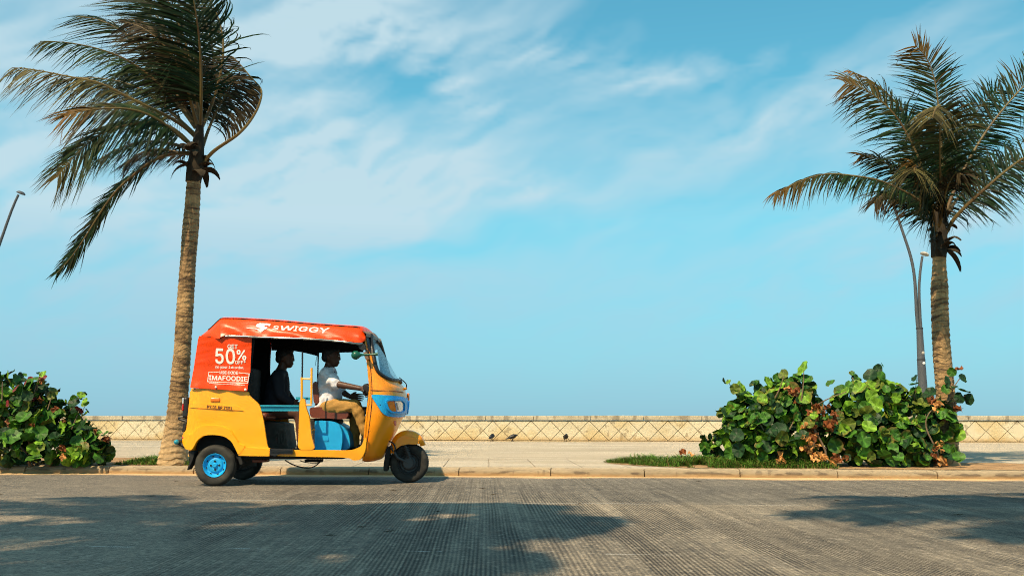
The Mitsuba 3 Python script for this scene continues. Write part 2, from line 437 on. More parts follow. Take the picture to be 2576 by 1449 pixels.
# kerb of single stones with a rounded front edge
kerb = 'kerb'
put('kerb', to_street(box(S0, S1, KERB_T + .03, KERB_T + .27, -.02, PAVE_Z - .02)), 'mat_joint', kind='structure', smooth=False)
KL = 1.12
prof = [(0, -.015), (-.0, .035), (.008, .055), (.022, .071), (.045, .081), (.08, .085), (.295, .087), (.30, .06)]
for k in range(-9, 10):
    s0 = k * KL + .27
    r = np.random.default_rng(100 + k)
    dz, dt = r.uniform(-.004, .004), r.uniform(-.006, .006)
    ss = np.linspace(s0 + .006, s0 + KL - .006, 15)
    g = np.array([[(s, KERB_T + a + dt + .005 * (meshkit.fbm([s * 4, b * 20, 1.0], 3) - .5), b + dz + (.012 * (meshkit.fbm([s * 3.0, b * 9, 5.0], 3) - .5) if 0 < b < .086 else 0)) for (a, b) in prof] for s in ss])
    m = grid(street(g), flip=True)
    ends = [trimesh.Trimesh(street(np.vstack([g[i], [[g[i][0][0], KERB_T + .15, 0]]])), [[j, j + 1, len(prof)] for j in range(len(prof) - 1)], process=False) for i in (0, -1)]
    put('kerb_stone', cat(m, *ends), 'mat_kerb', kerb, smooth=50)
for a, b in ((S0, -9 * KL + .27), (10 * KL + .27, S1)):
    put('kerb_stone', to_street(box(a + .006, b - .006, KERB_T, KERB_T + .3, -.01, .085)), 'mat_kerb', kerb)

# pavement: a row of slabs behind the kerb, plain concrete beyond
PT0, PT1 = KERB_T + .30, KERB_T + 2.75
put('pavement', cat(to_street(box(S0, S1, PT0 + .004, WALL_T + .02, -.02, PAVE_Z - .016)), to_street(box(S0, S1, PT1 + .008, WALL_T + .02, PAVE_Z - .016, PAVE_Z))), 'mat_pavement', kind='structure', smooth=False)
SL = .585
for k in range(-18, 23):
    r = np.random.default_rng(300 + k)
    s0 = k * SL + .12
    sk = .0
    w = .006
    dz = r.uniform(-.002, .002)
    b = box(s0 + w, s0 + SL - w, PT0 + .008, PT1, PAVE_Z - .014, PAVE_Z + dz)
    b.vertices[:, 0] -= .138 * (b.vertices[:, 1] - PT0)
    put('paving_slab', to_street(b), 'mat_pavement', 'pavement', smooth=False)
for a, b in ((S0, -18 * SL + .12), (23 * SL + .12, S1)):
    b = box(a, b - .006, PT0 + .008, PT1, PAVE_Z - .014, PAVE_Z)
    b.vertices[:, 0] -= .138 * (b.vertices[:, 1] - PT0)
    put('paving_slab', to_street(b), 'mat_pavement', 'pavement', smooth=False)

# the sea wall: diamond and triangle panels with recessed joints under coping stones
wall = thing('sea_wall', 'low cream stone sea wall with diamond pattern panels under flat coping at the back of the promenade', 'wall')
put('core', to_street(box(S0, S1, WALL_T + .018, WALL_T + .30, -2.7, PAVE_Z + .53)), 'mat_joint', wall, smooth=False)
PW, Z0, Z1 = .505, PAVE_Z + .012, PAVE_Z + .522
ZM = (Z0 + Z1) / 2
for k in range(-34, 33):
    s0 = k * PW + .19
    for name, pts in (('diamond_panel', [(s0, Z1), (s0 - PW / 2, ZM), (s0, Z0), (s0 + PW / 2, ZM)]),
                      ('triangle_panel', [(s0, Z1), (s0 + PW, Z1), (s0 + PW / 2, ZM)]), ('triangle_panel', [(s0, Z0), (s0 + PW / 2, ZM), (s0 + PW, Z0)])):
        pg = Polygon(pts).buffer(-.0065, join_style=2)
        dt = random.uniform(-.003, .003)
        put(name, to_street(slab(np.array(pg.exterior.coords)[:-1], WALL_T + dt, WALL_T + .02)), 'mat_wall', wall, smooth=False)
CL = 1.37
k = 0
s = -22.0
while s < 22:
    ln = CL * random.uniform(.86, 1.1)
    dz = random.uniform(-.004, .005)
    m = rbox(s + .006, s + ln - .006, WALL_T - .035 + random.uniform(-.006, .006), WALL_T + .34, PAVE_Z + .535, PAVE_Z + .652 + dz, .010, 8)
    put('coping_stone', to_street(m), 'mat_coping', wall, smooth=30)
    s += ln

# planting beds cut into the pavement
def bed(name, pts, label_z=.006, seed=1):
    r = np.random.default_rng(seed)
    p = Polygon(pts).buffer(.05).simplify(.01)
    ring = np.array([p.exterior.interpolate(x, normalized=True).coords[0] for x in np.linspace(0, 1, 60, endpoint=False)])
    ring += r.normal(0, .03, ring.shape)
    ring[:, 1] = np.maximum(ring[:, 1], KERB_T + .31)
    pg = Polygon(ring).buffer(0)
    v, f = trimesh.creation.triangulate_polygon(pg, engine='earcut')
    v3 = np.column_stack([v, np.full(len(v), PAVE_Z + label_z)])
    put(name, trimesh.Trimesh(street(v3), f, process=False), 'mat_soil', kind='structure', smooth=False)


bed('planting_bed', [(-11.5, 12.4), (-5.45, 12.4), (-5.2, 12.9), (-5.3, 13.5), (-6.2, 14.6), (-11.5, 14.8)], seed=1)
bed('planting_bed', [(-.2, 13.8), (.1, 13.2), (.9, 12.5), (5.6, 12.45), (5.9, 12.9), (5.2, 14.2), (2.5, 14.4), (.4, 14.1)], seed=2)

# ------------------------------------------------------------------ the auto rickshaw
YN, YC, YF = 10.40, 11.00, 11.60                 # its near side, centre line and far side
rick = thing('auto_rickshaw', 'yellow three-wheeled auto rickshaw with orange advertising canopy, driving along the road', 'auto rickshaw')


def sd(pts, y=YN):
    return np.array([side(a, b, y)[[0, 2]] for a, b in pts])


def sd3(pts, y=YN):
    return np.array([side(a, b, y) for a, b in pts])


def mirror(m):
    m = m.copy()
    m.vertices[:, 1] = 2 * YC - m.vertices[:, 1]
    m.invert()
    return m


def smooth_line(pts, n=60):
    """A closed or open outline through pts with slightly rounded corners."""
    p = np.asarray(pts, float)
    for _ in range(2):
        q = np.empty((2 * len(p), 2))
        nx = np.roll(p, -1, 0)
        q[0::2], q[1::2] = .82 * p + .18 * nx, .18 * p + .82 * nx
        p = q
    return p


arch = [(586, 1152), (562, 1100), (530, 1040), (478, 1002), (405, 988), (318, 992), (262, 1030), (236, 1082), (218, 1113)]
body = [(190, 618), (655, 645), (662, 682), (748, 757), (775, 870), (806, 1086), (832, 1100), (826, 1155)] + arch + [(160, 1102), (132, 1055), (126, 978), (160, 955), (176, 800), (184, 735)]
BX0 = side(126, 978, YN)[0]


def body_warp(v):
    d = v.copy()
    x, z = v[:, 0], v[:, 2]
    rear = np.clip((BX0 + .22 - x) / .22, 0, 1)
    d[:, 1] += .075 * rear ** 2.2 + .035 * np.clip((z - .75) / .45, 0, 1) ** 1.5
    ledge = np.exp(-((z - .33) / .03) ** 2) * (x > BX0 + .75)
    d[:, 1] -= .012 * ledge
    return d


near_panel = slab(smooth_line(sd(body)), YN, YN + .03, fine=.035, warp=body_warp)
put('side_panel', near_panel, 'mat_yellow', rick, smooth=35)
put('side_panel', mirror(near_panel), 'mat_yellow', rick, smooth=35)
# flared lip of the wheel arch, proud of the panel
lip_o = [(640, 1075), (590, 1062), (560, 1010), (525, 955), (470, 925), (390, 915), (300, 920), (250, 950), (225, 985), (170, 985), (130, 985), (128, 1050), (160, 1102), (212, 1110)]
lip = slab(smooth_line(sd(lip_o + arch[::-1][1:])), YN - .028, YN + .02, fine=.04, warp=lambda v: np.column_stack([v[:, 0], v[:, 1] + .075 * np.clip((BX0 + .18 - v[:, 0]) / .18, 0, 1) ** 2, v[:, 2]]))
put('wheel_arch', lip, 'mat_yellow', rick, smooth=35)
put('wheel_arch', mirror(lip), 'mat_yellow', rick, smooth=35)
# sill lip along the foot of the panel
sill = slab(sd([(585, 1085), (830, 1100), (824, 1156), (583, 1152)]), YN - .022, YN + .01)
put('sill', sill, 'mat_yellow', rick)
# raised strip that carries the number
strip = slab(sd([(188, 738), (585, 766), (618, 800), (186, 775)]), YN - .010, YN + .01, fine=.05, warp=body_warp)
put('number_strip', strip, 'mat_yellow', rick, smooth=30)
rear = box(side(192, 700, YN)[0], side(192, 700, YN)[0] + .03, YN + .06, YF - .06, .30, side(190, 622, YN)[2])
put('rear_panel', rear, 'mat_yellow', rick)
put('floor_pan', box(side(590, 1100, YN)[0], side(1560, 1100, YN)[0], YN + .05, YF - .05, side(800, 1138, YN)[2], side(800, 1120, YN)[2]), 'mat_black_matt', rick)
put('wheel_well', cat(box(side(220, 1000, YN)[0], side(600, 1000, YN)[0], YN + .16, YF - .16, .36, .66), box(side(190, 1000, YN)[0], side(600, 1000, YN)[0], YN + .04, YF - .04, .56, .60)), 'mat_black_matt', rick)

# door sill and driver's floor edge that sweeps up into the cowl
floor_edge = [(1010, 1108), (1188, 1106), (1460, 1112), (1540, 1080), (1568, 1010), (1583, 1010), (1572, 1120), (1535, 1185), (1480, 1192), (1440, 1166), (826, 1156), (826, 1120), (900, 1108)]
fe = slab(smooth_line(sd(floor_edge)), YN + .005, YN + .05, fine=.05)
put('floor_sill', fe, 'mat_yellow', rick, smooth=35)
put('floor_sill', mirror(fe), 'mat_yellow', rick, smooth=35)
step = [slab(sd([(830, 1096), (1012, 1100), (1008, 1140), (905, 1138), (870, 1156), (832, 1146)]), YN - .035, YN + .02)]
for i in range(3):
    step.append(slab(sd([(838, 1104 + 10 * i), (1004, 1108 + 10 * i), (1004, 1112 + 10 * i), (838, 1108 + 10 * i)]), YN - .042, YN - .03))
put('step', cat(*step), 'mat_black', rick)
# pillar between passengers and driver
pil = slab(smooth_line(sd([(1058, 705), (1098, 705), (1108, 780), (1135, 850), (1150, 1000), (1182, 1108), (1042, 1108), (1050, 980)])), YN, YN + .05, fine=.05)
put('pillar', pil, 'mat_yellow', rick, smooth=35)
put('pillar', mirror(pil), 'mat_yellow', rick, smooth=35)
# railing of yellow tube on the pillar
rail = cat(tube(curve(sd3([(1075, 540), (1076, 620), (1074, 710)], YN + .02), 6), .012), tube(sd3([(1153, 466), (1152, 600), (1150, 748)], YN + .02), .012),
           tube(sd3([(1075, 551), (1152, 553)], YN + .02), .009), tube(sd3([(1095, 757), (1154, 757)], YN + .02), .009))
put('railing', rail, 'mat_yellow', rick)
for pts, y in (([(1081, 338), (1080, 440), (1078, 545)], YN + .03), ([(1205, 350), (1200, 560), (1192, 860)], YC + .12)):
    put('upright', tube(sd3(pts, y), .0085), 'mat_black', rick)
put('cable', tube(curve(sd3([(1198, 365), (1186, 420), (1183, 450)], YC + .12), 8), .003, 5), 'mat_black', rick)
# guard across the passenger doorway
put('door_guard', cat(slab(sd([(752, 754), (1052, 757), (1052, 770), (754, 768)]), YN - .01, YN + .03), slab(sd([(756, 789), (1052, 790), (1052, 804), (762, 803)]), YN - .01, YN + .03), slab(sd([(755, 769), (1051, 771), (1051, 789), (758, 788)]), YN + .01, YN + .03)), 'mat_blue_rail', rick)
put('door_guard', slab(sd([(1030, 693), (1142, 697), (1140, 716), (1032, 713)], YN + .10), YN + .09, YN + .14), 'mat_blue_rail', rick)

# soft canopy: cross sections from the tail to the windscreen
CX = [268, 282, 350, 432, 446, 500, 690, 900, 1150, 1400, 1528, 1572]
CT = [208, 196, 150, 84, 76, 76, 84, 97, 120, 137, 146, 190]
CB = [214, 213, 224, 238, 226, 207, 215, 222, 232, 252, 268, 246]
stations = np.linspace(0, 1, 90)
sx = PchipInterpolator(np.linspace(0, 1, len(CX)), CX)(stations)
st = PchipInterpolator(CX, CT)(sx)
sb = PchipInterpolator(CX, CB)(sx)
half = np.interp(sx, [268, 440, 1400, 1528, 1572], [.50, .60, .60, .585, .55])


def canopy(off=0.0, bottom=0.0):
    g = []
    for i in range(len(sx)):
        xt, zt = side(sx[i], st[i], YN + .08)[[0, 2]]
        xb, zb = side(sx[i], sb[i], YN)[[0, 2]]
        zb += bottom
        row = []
        w = half[i]
        hgt = max(zt - zb, .01)
        for u in np.linspace(0, 1, 9):            # near side, from the hem to the shoulder
            wav = .016 * (meshkit.fbm([xb * 3.0, u * 1.6 + xb * 1.3, 1.0], 3) - .5) * 2 + .010 * math.sin(xb * 15 + u * 7 + 2 * math.sin(xb * 4)) * (1 - u) ** 1.3
            row.append((xb + (xt - xb) * u, YC - w - .02 * (1 - u) ** 2 + .075 * u ** 2 + wav + off, zb + hgt * u * .96))
        for u in np.linspace(0.08, .5, 7):        # over the shoulder to the crown
            a = u * 2
            row.append((xt, YC - w + .075 + (w - .075) * (1 - math.cos(a * math.pi / 2)) ** .85 * 1.0 + off * (1 - a), zb + hgt * .96 + (.05 - hgt * 0) * 0 + (hgt * .04) * min(1, a * 4) + .035 * math.sin(a * math.pi / 2) * min(1, hgt / .1) - off))
        row += [(x, 2 * YC - y, z) for (x, y, z) in row[::-1][1:]]
        g.append(row)
    return np.array(g)


cg = canopy()
ci = canopy(.012, .012)
rim = np.concatenate([np.stack([cg[:, 0], ci[:, 0]], 1)[:, ::-1]], 0)
cap = [trimesh.Trimesh(np.vstack([cg[k], cg[k].mean(0)]), [[j, j + 1, cg.shape[1]] for j in range(cg.shape[1] - 1)] + [[cg.shape[1] - 1, 0, cg.shape[1]]], process=False) for k in (0, -1)]
canopy_key = put('canopy', cat(grid(cg), cap[0]), 'mat_vinyl', rick, smooth=50)
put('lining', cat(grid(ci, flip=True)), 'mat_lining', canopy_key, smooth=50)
put('piping', tube(np.array([p + [0, -.001, .003] for p in cg[14:82, 8]]), .006, 5), 'mat_black', canopy_key)
put('hem_rail', tube(np.array([p + [0, .012, -.012] for p in cg[38:84, 0]]), .012, 6), 'mat_metal', canopy_key)

# roof lining and rolled-up far flap, seen dark through the doorway
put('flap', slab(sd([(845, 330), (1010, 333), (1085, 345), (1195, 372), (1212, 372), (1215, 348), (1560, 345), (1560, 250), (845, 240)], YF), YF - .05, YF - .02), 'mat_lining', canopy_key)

# side curtains of orange vinyl with black backs
cur = [(268, 214), (430, 236), (446, 224), (500, 205), (682, 214), (676, 330), (668, 500), (650, 648), (200, 620), (206, 560), (232, 400), (258, 240)]


def cur_warp(v):
    d = body_warp(v)
    x, z = v[:, 0], v[:, 2]
    p = np.stack([x * 3.2, z * 3.2, 0 * x], -1)
    d[:, 1] += .022 * (meshkit.fbm(p, 3, 4) - .5) + .05 * np.clip((z - 1.0) / .6, 0, 1) * 0
    hem = np.clip((side(400, 560, YN)[2] - z) / .07, 0, 1)
    d[:, 1] -= .010 * hem * (1 + np.sin(x * 26))
    return d


cur_mesh = slab(sd(cur), YN - .020, YN - .012, fine=.03, warp=cur_warp)
cur_back = slab(sd([(262, 218), (700, 220), (668, 500), (650, 640), (205, 612), (232, 400)]), YN + .012, YN + .02, fine=.06, warp=cur_warp)
curt = put('side_curtain', cur_mesh, 'mat_vinyl', rick, smooth=40)
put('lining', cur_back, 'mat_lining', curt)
far_mesh = slab(sd([(a if a < 600 else a - 56, b) for a, b in cur]), YN - .020, YN - .012, fine=.03, warp=cur_warp)
curt2 = put('side_curtain', mirror(far_mesh), 'mat_vinyl', rick, smooth=40)
put('lining', cat(slab(sd([(440, 262), (846, 262), (838, 470), (850, 560), (866, 690), (890, 800), (440, 820)], YF), YF - .10, YF - .09)), 'mat_lining', curt2)  # black plate added over the far body panel to keep the cabin dark
xr0, zr0 = side(200, 620, YN)[[0, 2]]
xr1, zr1 = side(268, 214, YN)[[0, 2]]
rc = grid(np.array([[(xr0 + (xr1 - xr0) * u + .01, YC + (-.54 + 1.08 * w), zr0 + (zr1 - zr0) * u) for w in np.linspace(0, 1, 12)] for u in np.linspace(0, 1, 10)]))
curt3 = put('rear_curtain', rc, 'mat_vinyl', rick, smooth=40)
rc2 = rc.copy()
rc2.vertices[:, 0] += .012
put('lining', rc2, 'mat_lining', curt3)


from scipy.interpolate import LinearNDInterpolator, NearestNDInterpolator
_c = cg[:, :10].reshape(-1, 3)
_ci, _cn = LinearNDInterpolator(_c[:, [0, 2]], _c[:, 1]), NearestNDInterpolator(_c[:, [0, 2]], _c[:, 1])


def on_canopy(x, z):
    a = _ci(x, z)
    return np.where(np.isnan(a), _cn(x, z), a)


def on_curtain(x, z):
    return cur_warp(np.column_stack([x, np.full(len(x), YN - .020), z]))[:, 1]


def on_panel(x, z):
    return body_warp(np.column_stack([x, np.full(len(x), YN - .010), z]))[:, 1]


def lettering(text, x0, x1, ytop, ybot, parent, y=YN - .024, tilt=0.0, slant=0.0, bsdf='mat_white_print', bold=True, name='lettering', conv=None, lean=on_curtain, depth=.003):
    """Raised print on the near side, between x0 and x1 (side elevation), capitals from ytop to ybot at the left end; tilt is the drop at the right end."""
    conv = conv or (lambda a, b: (a, b))
    m = meshkit.text_mesh(text, 1.0, depth=.1, bold=bold)
    v = m.vertices
    lo, hi = v[:, 0].min(), v[:, 0].max()
    a = (v[:, 0] - lo) / (hi - lo)
    h = v[:, 1]
    xs = x0 + (x1 - x0) * a + slant * h * (ybot - ytop)
    ys = ybot + tilt * a + (ytop - ybot) * h
    pts = np.array([side(*conv(p, q), y) for p, q in zip(xs, ys)])
    pts[:, 1] = lean(pts[:, 0], pts[:, 2]) - .002 - (v[:, 2] / .1) * depth
    mm = trimesh.Trimesh(pts, m.faces, process=False)
    if mm.volume < 0:
        mm.invert()
    return put(name, mm, bsdf, parent, smooth=False)


def strokes(lines, w, parent, y=YN - .024, conv=None, bsdf='mat_white_print', name='printed_line'):
    conv = conv or (lambda a, b: (a, b))
    ms = []
    for l in lines:
        p = np.array([side(*conv(a, b), y)[[0, 2]] for a, b in l])
        ms.append(slab(np.array(LineString(p).buffer(w / 2, cap_style=2).exterior.coords)[:-1], -.005, -.002, fine=.03, warp=lambda v: np.column_stack([v[:, 0], v[:, 1] + on_curtain(v[:, 0], v[:, 2]), v[:, 2]])))
    return put(name, cat(*ms), bsdf, parent, smooth=False)


def c2(a, b):
    return ((600 + a / 4.5275 - 560) * 2.3, (1060 + b / 4.5275 - 1050) * 2.3)


LY = YN - .03
lettering('GET', 775, 930, 507, 570, curt, LY, conv=c2, tilt=2)
lettering('50', 583, 890, 572, 795, curt, LY, conv=c2, tilt=8)
lettering('%', 915, 1062, 592, 740, curt, LY, conv=c2, tilt=6)
lettering('OFF*', 890, 1052, 757, 806, curt, LY, conv=c2, tilt=3)
lettering('on your 1st order.', 583, 1028, 833, 870, curt, LY, conv=c2, tilt=12)
lettering('USE CODE', 652, 936, 917, 960, curt, LY, conv=c2, tilt=8)
lettering('IMAFOODIE', 488, 1086, 984, 1052, curt, LY, conv=c2, tilt=24)
strokes([[(640, 936), (486, 930), (470, 1080), (1092, 1106), (1112, 960), (948, 942)]], .006, curt, LY, conv=c2)
strokes([[(495, 1106), (760, 1122), (1055, 1136)]], .004, curt, LY, conv=c2)
for a, b, r in ((610, 1168, .011), (1065, 1206, .013)):
    put('button', ell(side(*c2(a, b), LY), (r, .006, r)), 'mat_white_print', curt)
# name and pin mark on the canopy side, which leans inwards
for ch, a, b, top, base, sl in (('s', 838, 882, 124, 163, -.2), ('W', 892, 1000, 132, 168, -.2), ('I', 1003, 1030, 134, 172, -.2), ('G', 1040, 1108, 138, 176, -.2), ('G', 1120, 1192, 142, 182, -.2), ('Y', 1196, 1275, 146, 187, -.2)):
    lettering(ch.upper(), a, b, top + (8 if ch == 's' else 0), base, canopy_key, YN - .030, slant=.25, tilt=3, lean=on_canopy)
# the mark: a thick S-shaped map pin with a notch
pin = Polygon([(706, 128), (714, 116), (735, 110), (800, 113), (820, 118), (812, 136), (800, 130), (774, 131), (772, 138), (798, 142), (793, 158), (775, 166), (752, 184), (735, 180), (728, 168), (700, 158), (640, 154), (628, 149), (640, 149), (700, 152), (742, 160), (745, 152), (716, 146)])
pv = np.array(pin.exterior.coords)[:-1]
pin_m = slab(sd(pv, YN - .03), -.006, -.002, fine=.02)
pin_m.vertices[:, 1] += on_canopy(pin_m.vertices[:, 0], pin_m.vertices[:, 2])
put('logo', pin_m, 'mat_white_print', canopy_key, smooth=False)
lettering('PY.01.BP.7351', 332, 530, 757, 781, rick, YN - .016, tilt=14, bsdf='mat_plate_ink', bold=True, name='number_lettering', lean=on_panel)
mk = put('side_marker', rbox(*(lambda a, b: (a[0], b[0], YN - .010, YN + .02, b[2], a[2]))(side(362, 699, YN), side(434, 730, YN)), r=.009, seg=8), 'mat_amber', rick)

# cowl, windscreen pillars and glass as one curved surface
ZC = [1211, 1196, 1170, 1100, 1000, 900, 800, 700, 620, 575, 540, 500, 400, 300, 228]
XA = [1535, 1538, 1545, 1558, 1569, 1580, 1592, 1606, 1612, 1608, 1604, 1600, 1588, 1575, 1568]
XN = [1650, 1700, 1722, 1752, 1800, 1846, 1884, 1892, 1882, 1852, 1834, 1808, 1752, 1694, 1652]
HW = [.22, .36, .43, .49, .53, .55, .555, .555, .55, .545, .54, .535, .525, .51, .50]
zA = [side(1600, c, YC - .53)[2] for c in ZC]
xA = [side(a, c, YC - .53)[0] for a, c in zip(XA, ZC)]
xN = [side(a, c, YC + .05)[0] for a, c in zip(XN, ZC)]
fA, fN, fW = (PchipInterpolator(zA, q) for q in (xA, xN, HW))
EX = .62


def cowl_pt(z, th):
    th, z = np.broadcast_arrays(np.asarray(th, float), np.clip(z, zA[0], zA[-1]))
    return np.stack([fA(z) + (fN(z) - fA(z)) * np.maximum(np.cos(th), 0) ** EX, YC + fW(z) * np.sign(np.sin(th)) * np.abs(np.sin(th)) ** .95, z], -1)


def on_cowl(cx, cy, off=0.0):
    """The point of the cowl that the side elevation shows at (cx, cy), lifted by off."""
    y = YC - .45
    for _ in range(60):
        x, _, z = side(cx, cy, y)
        z = np.clip(z, zA[0], zA[-1])
        c = np.clip((x - fA(z)) / (fN(z) - fA(z)), 0, 1) ** (1 / EX)
        y = .6 * y + .4 * (YC - fW(z) * math.sqrt(max(0, 1 - c * c)) ** .95)
    x, _, z = side(cx, cy, y)
    c = np.clip((x - fA(z)) / (fN(z) - fA(z)), 0, .999) ** (1 / EX)
    s = math.sqrt(max(0, 1 - c * c))
    n = np.array([c * .9, -s, 0])
    n /= np.linalg.norm(n)
    return np.array([x, y, z]) + n * off


def patch(poly, off0, off1, fine=.03):
    """A piece that lies on the cowl: outline in the side elevation, from off0 to off1 above its surface."""
    pg = Polygon(poly)
    cs = m3.CrossSection([np.array(pg.exterior.coords)[:-1][::(1 if pg.exterior.is_ccw else -1)]] + [np.array(h.coords)[:-1] for h in pg.interiors])
    m = from_man(m3.Manifold.extrude(cs, 1.0).refine_to_length(fine * 747))
    q = np.array([on_cowl(a, b, off0 + (off1 - off0) * c) for a, b, c in m.vertices])
    t = trimesh.Trimesh(q, m.faces, process=False)
    if t.volume < 0:
        t.invert()
    return t


glass_line = [(1600, 232), (1622, 330), (1646, 425), (1668, 490), (1700, 525), (1760, 553), (1850, 581)]
gl = np.array([on_cowl(a, b) for a, b in glass_line])
zs = np.concatenate([np.linspace(zA[0], gl[-1, 2], 46)[:-1], np.linspace(gl[-1, 2], zA[-1], 50)])
gz, gth = gl[::-1, 2], []
for a, b in glass_line[::-1]:
    x, y, z = on_cowl(a, b)
    gth.append(math.asin(min(1, (abs(YC - y) / fW(z)) ** (1 / .95))))
fth = PchipInterpolator(gz, gth)
NC = 26
rows_n, rows_g = [], []
for z in zs:
    t0 = float(fth(z)) if z > gz[0] else 0.0
    t0 = min(t0, 1.5)
    rows_n.append(cowl_pt(z, -np.linspace(math.pi / 2, t0, NC)))
    if z >= gz[0]:
        rows_g.append(cowl_pt(z, np.linspace(-t0, t0, 30)))
near_cowl = grid(np.array(rows_n), flip=True)
inner = grid(np.array(rows_n[14:]), flip=True)
inner.vertices = inner.vertices + np.array([-.012, 0, 0]) + np.column_stack([np.zeros(len(inner.vertices)), .010 * np.sign(YC - inner.vertices[:, 1]), np.zeros(len(inner.vertices))])
cowl_all = cat(near_cowl, mirror(near_cowl))
cowl = put('cowl', cowl_all, 'mat_cowl', rick, smooth=40)
put('lining', cat(inner, mirror(inner)), 'mat_black_matt', cowl, smooth=40)
edge = np.array([cowl_pt(z, np.array([-math.pi / 2]))[0] for z in np.linspace(zA[1], zA[-1], 40)])
for f in (lambda m: m, mirror):
    put('edge_trim', f(tube(edge, .010, 6)), 'mat_cowl', cowl)
ws = put('windscreen', grid(np.array(rows_g)), 'mat_glass', rick, smooth=60)
fr = curve(np.array([on_cowl(a, b, .006) for a, b in [(1612, 215), (1622, 300), (1648, 425), (1676, 500), (1712, 530), (1770, 557), (1850, 583)]]), 30)
fr = np.vstack([fr, [fr[-1] + [.004, (YC - fr[-1][1]), 0]]])
put('frame', cat(tube(fr, np.interp(np.arange(len(fr)), [0, 10, 30], [.030, .022, .014]), 8), mirror(tube(fr, np.interp(np.arange(len(fr)), [0, 10, 30], [.030, .022, .014]), 8))), 'mat_black', ws)
wip = curve(np.array([side(a, b, YC - .02) + [.006, 0, 0] for a, b in [(1835, 540), (1870, 570), (1892, 600), (1888, 622)]]), 10)
put('wiper', tube(wip, .006, 5), 'mat_black', rick)
put('wiper_pivot', ell(side(1888, 628, YC), (.018, .03, .016)), 'mat_cowl', rick)
put('cowl_seam', tube(curve(np.array([on_cowl(a, b, .001) for a, b in [(1592, 300), (1606, 400), (1622, 560), (1626, 680), (1612, 860), (1592, 1010), (1572, 1120), (1560, 1170)]]), 30), .0045, 4), 'mat_plate_ink', cowl)
put('cowl_seam', tube(curve(np.array([on_cowl(a, b, .0015) for a, b in [(1615, 640), (1700, 644), (1790, 648), (1870, 660)]]), 20), .004, 4), 'mat_plate_ink', cowl)
# black top of the windscreen and the brown sun visor
top = [(1575, 222), (1600, 228), (1640, 258), (1662, 252), (1640, 300), (1606, 330), (1590, 300)]
put('windscreen_band', patch([(1580, 226), (1652, 228), (1672, 268), (1655, 262), (1622, 300), (1612, 360), (1600, 330), (1588, 280)], -.004, .012), 'mat_black', rick, smooth=40)
vis = []
vxe, vxm = side(1588, 0, YC - .5)[0], side(1668, 0, YC)[0]
vzt, vzl = side(1600, 190, YC - .3)[2], side(1640, 240, YC - .2)[2]
for u in np.linspace(-1, 1, 25):
    xx = vxe + (vxm - vxe) * (1 - abs(u) ** 2.6)
    vis.append([(xx - .12 * (1 - abs(u) ** 4) - .03, YC + .54 * u, vzt + .035 * (1 - u * u)), (xx - .03, YC + .55 * u, vzt - .012 + .03 * (1 - u * u)), (xx, YC + .555 * u, vzl + .03), (xx + .004, YC + .555 * u, vzl), (xx - .012, YC + .545 * u, vzl - .004), (xx - .02, YC + .54 * u, vzl + .03)])
put('sun_visor', grid(np.array(vis)), 'mat_brown_rim', rick, smooth=50)
# headlamps in blue surrounds, both sides
bez = [(1618, 684), (1632, 674), (1700, 676), (1800, 684), (1874, 694), (1888, 720), (1886, 800), (1868, 850), (1800, 852), (1734, 842), (1694, 806), (1655, 740)]
hole = [(1732, 722), (1842, 722), (1862, 745), (1860, 812), (1780, 810), (1752, 788)]
bz = Polygon(bez).buffer(0)
bz_m = patch(np.array(Polygon(smooth_line(bez)).exterior.coords)[:-1], .002, .016)
ring = Polygon(smooth_line([(1722, 708), (1850, 710), (1876, 730), (1874, 830), (1776, 824), (1740, 796)]), [smooth_line(hole)])
cs = m3.CrossSection([np.array(ring.exterior.coords)[:-1][::(1 if ring.exterior.is_ccw else -1)], np.array(ring.interiors[0].coords)[:-1][::(-1 if ring.interiors[0].is_ccw else 1)]])
rm = from_man(m3.Manifold.extrude(cs, 1.0).refine_to_length(20))
ring_m = trimesh.Trimesh(np.array([on_cowl(a, b, .010 + .028 * c) for a, b, c in rm.vertices]), rm.faces, process=False)
if ring_m.volume < 0:
    ring_m.invert()
amb = patch([(1738, 727), (1792, 727), (1806, 806), (1782, 806), (1756, 786)], .010, .024)
len_m = patch([(1798, 727), (1840, 727), (1858, 748), (1856, 808), (1812, 806)], .010, .022)
for f in (lambda m: m, mirror):
    k = put('headlight_surround', cat(f(bz_m), f(ring_m)), 'mat_blue', rick, smooth=40)
    put('indicator', f(amb), 'mat_amber', k, smooth=40)
    put('lamp', f(len_m), 'mat_lens', k, smooth=40)
    put('reflector', f(patch([(1804, 740), (1812, 738), (1824, 796), (1816, 797)], .020, .027)), 'mat_metal', k)
    put('screw', f(ell(on_cowl(1690, 754, .016), (.006, .006, .006))), 'mat_black', k)
put('emblem', patch([(1798, 880), (1812, 878), (1813, 915), (1806, 920), (1799, 905), (1794, 892)], .001, .006), 'mat_red', rick)
put('front_badge', cat(ell(side(1893, 770, YC) + [.002, 0, 0], (.010, .07, .09))), 'mat_blue', rick)
put('indicator_stalk', rbox(*(lambda a, b: (a[0], b[0], YF - .18, YF - .10, b[2], a[2]))(side(1898, 664, YF - .15), side(1918, 722, YF - .15)), r=.010, seg=8), 'mat_amber', rick)

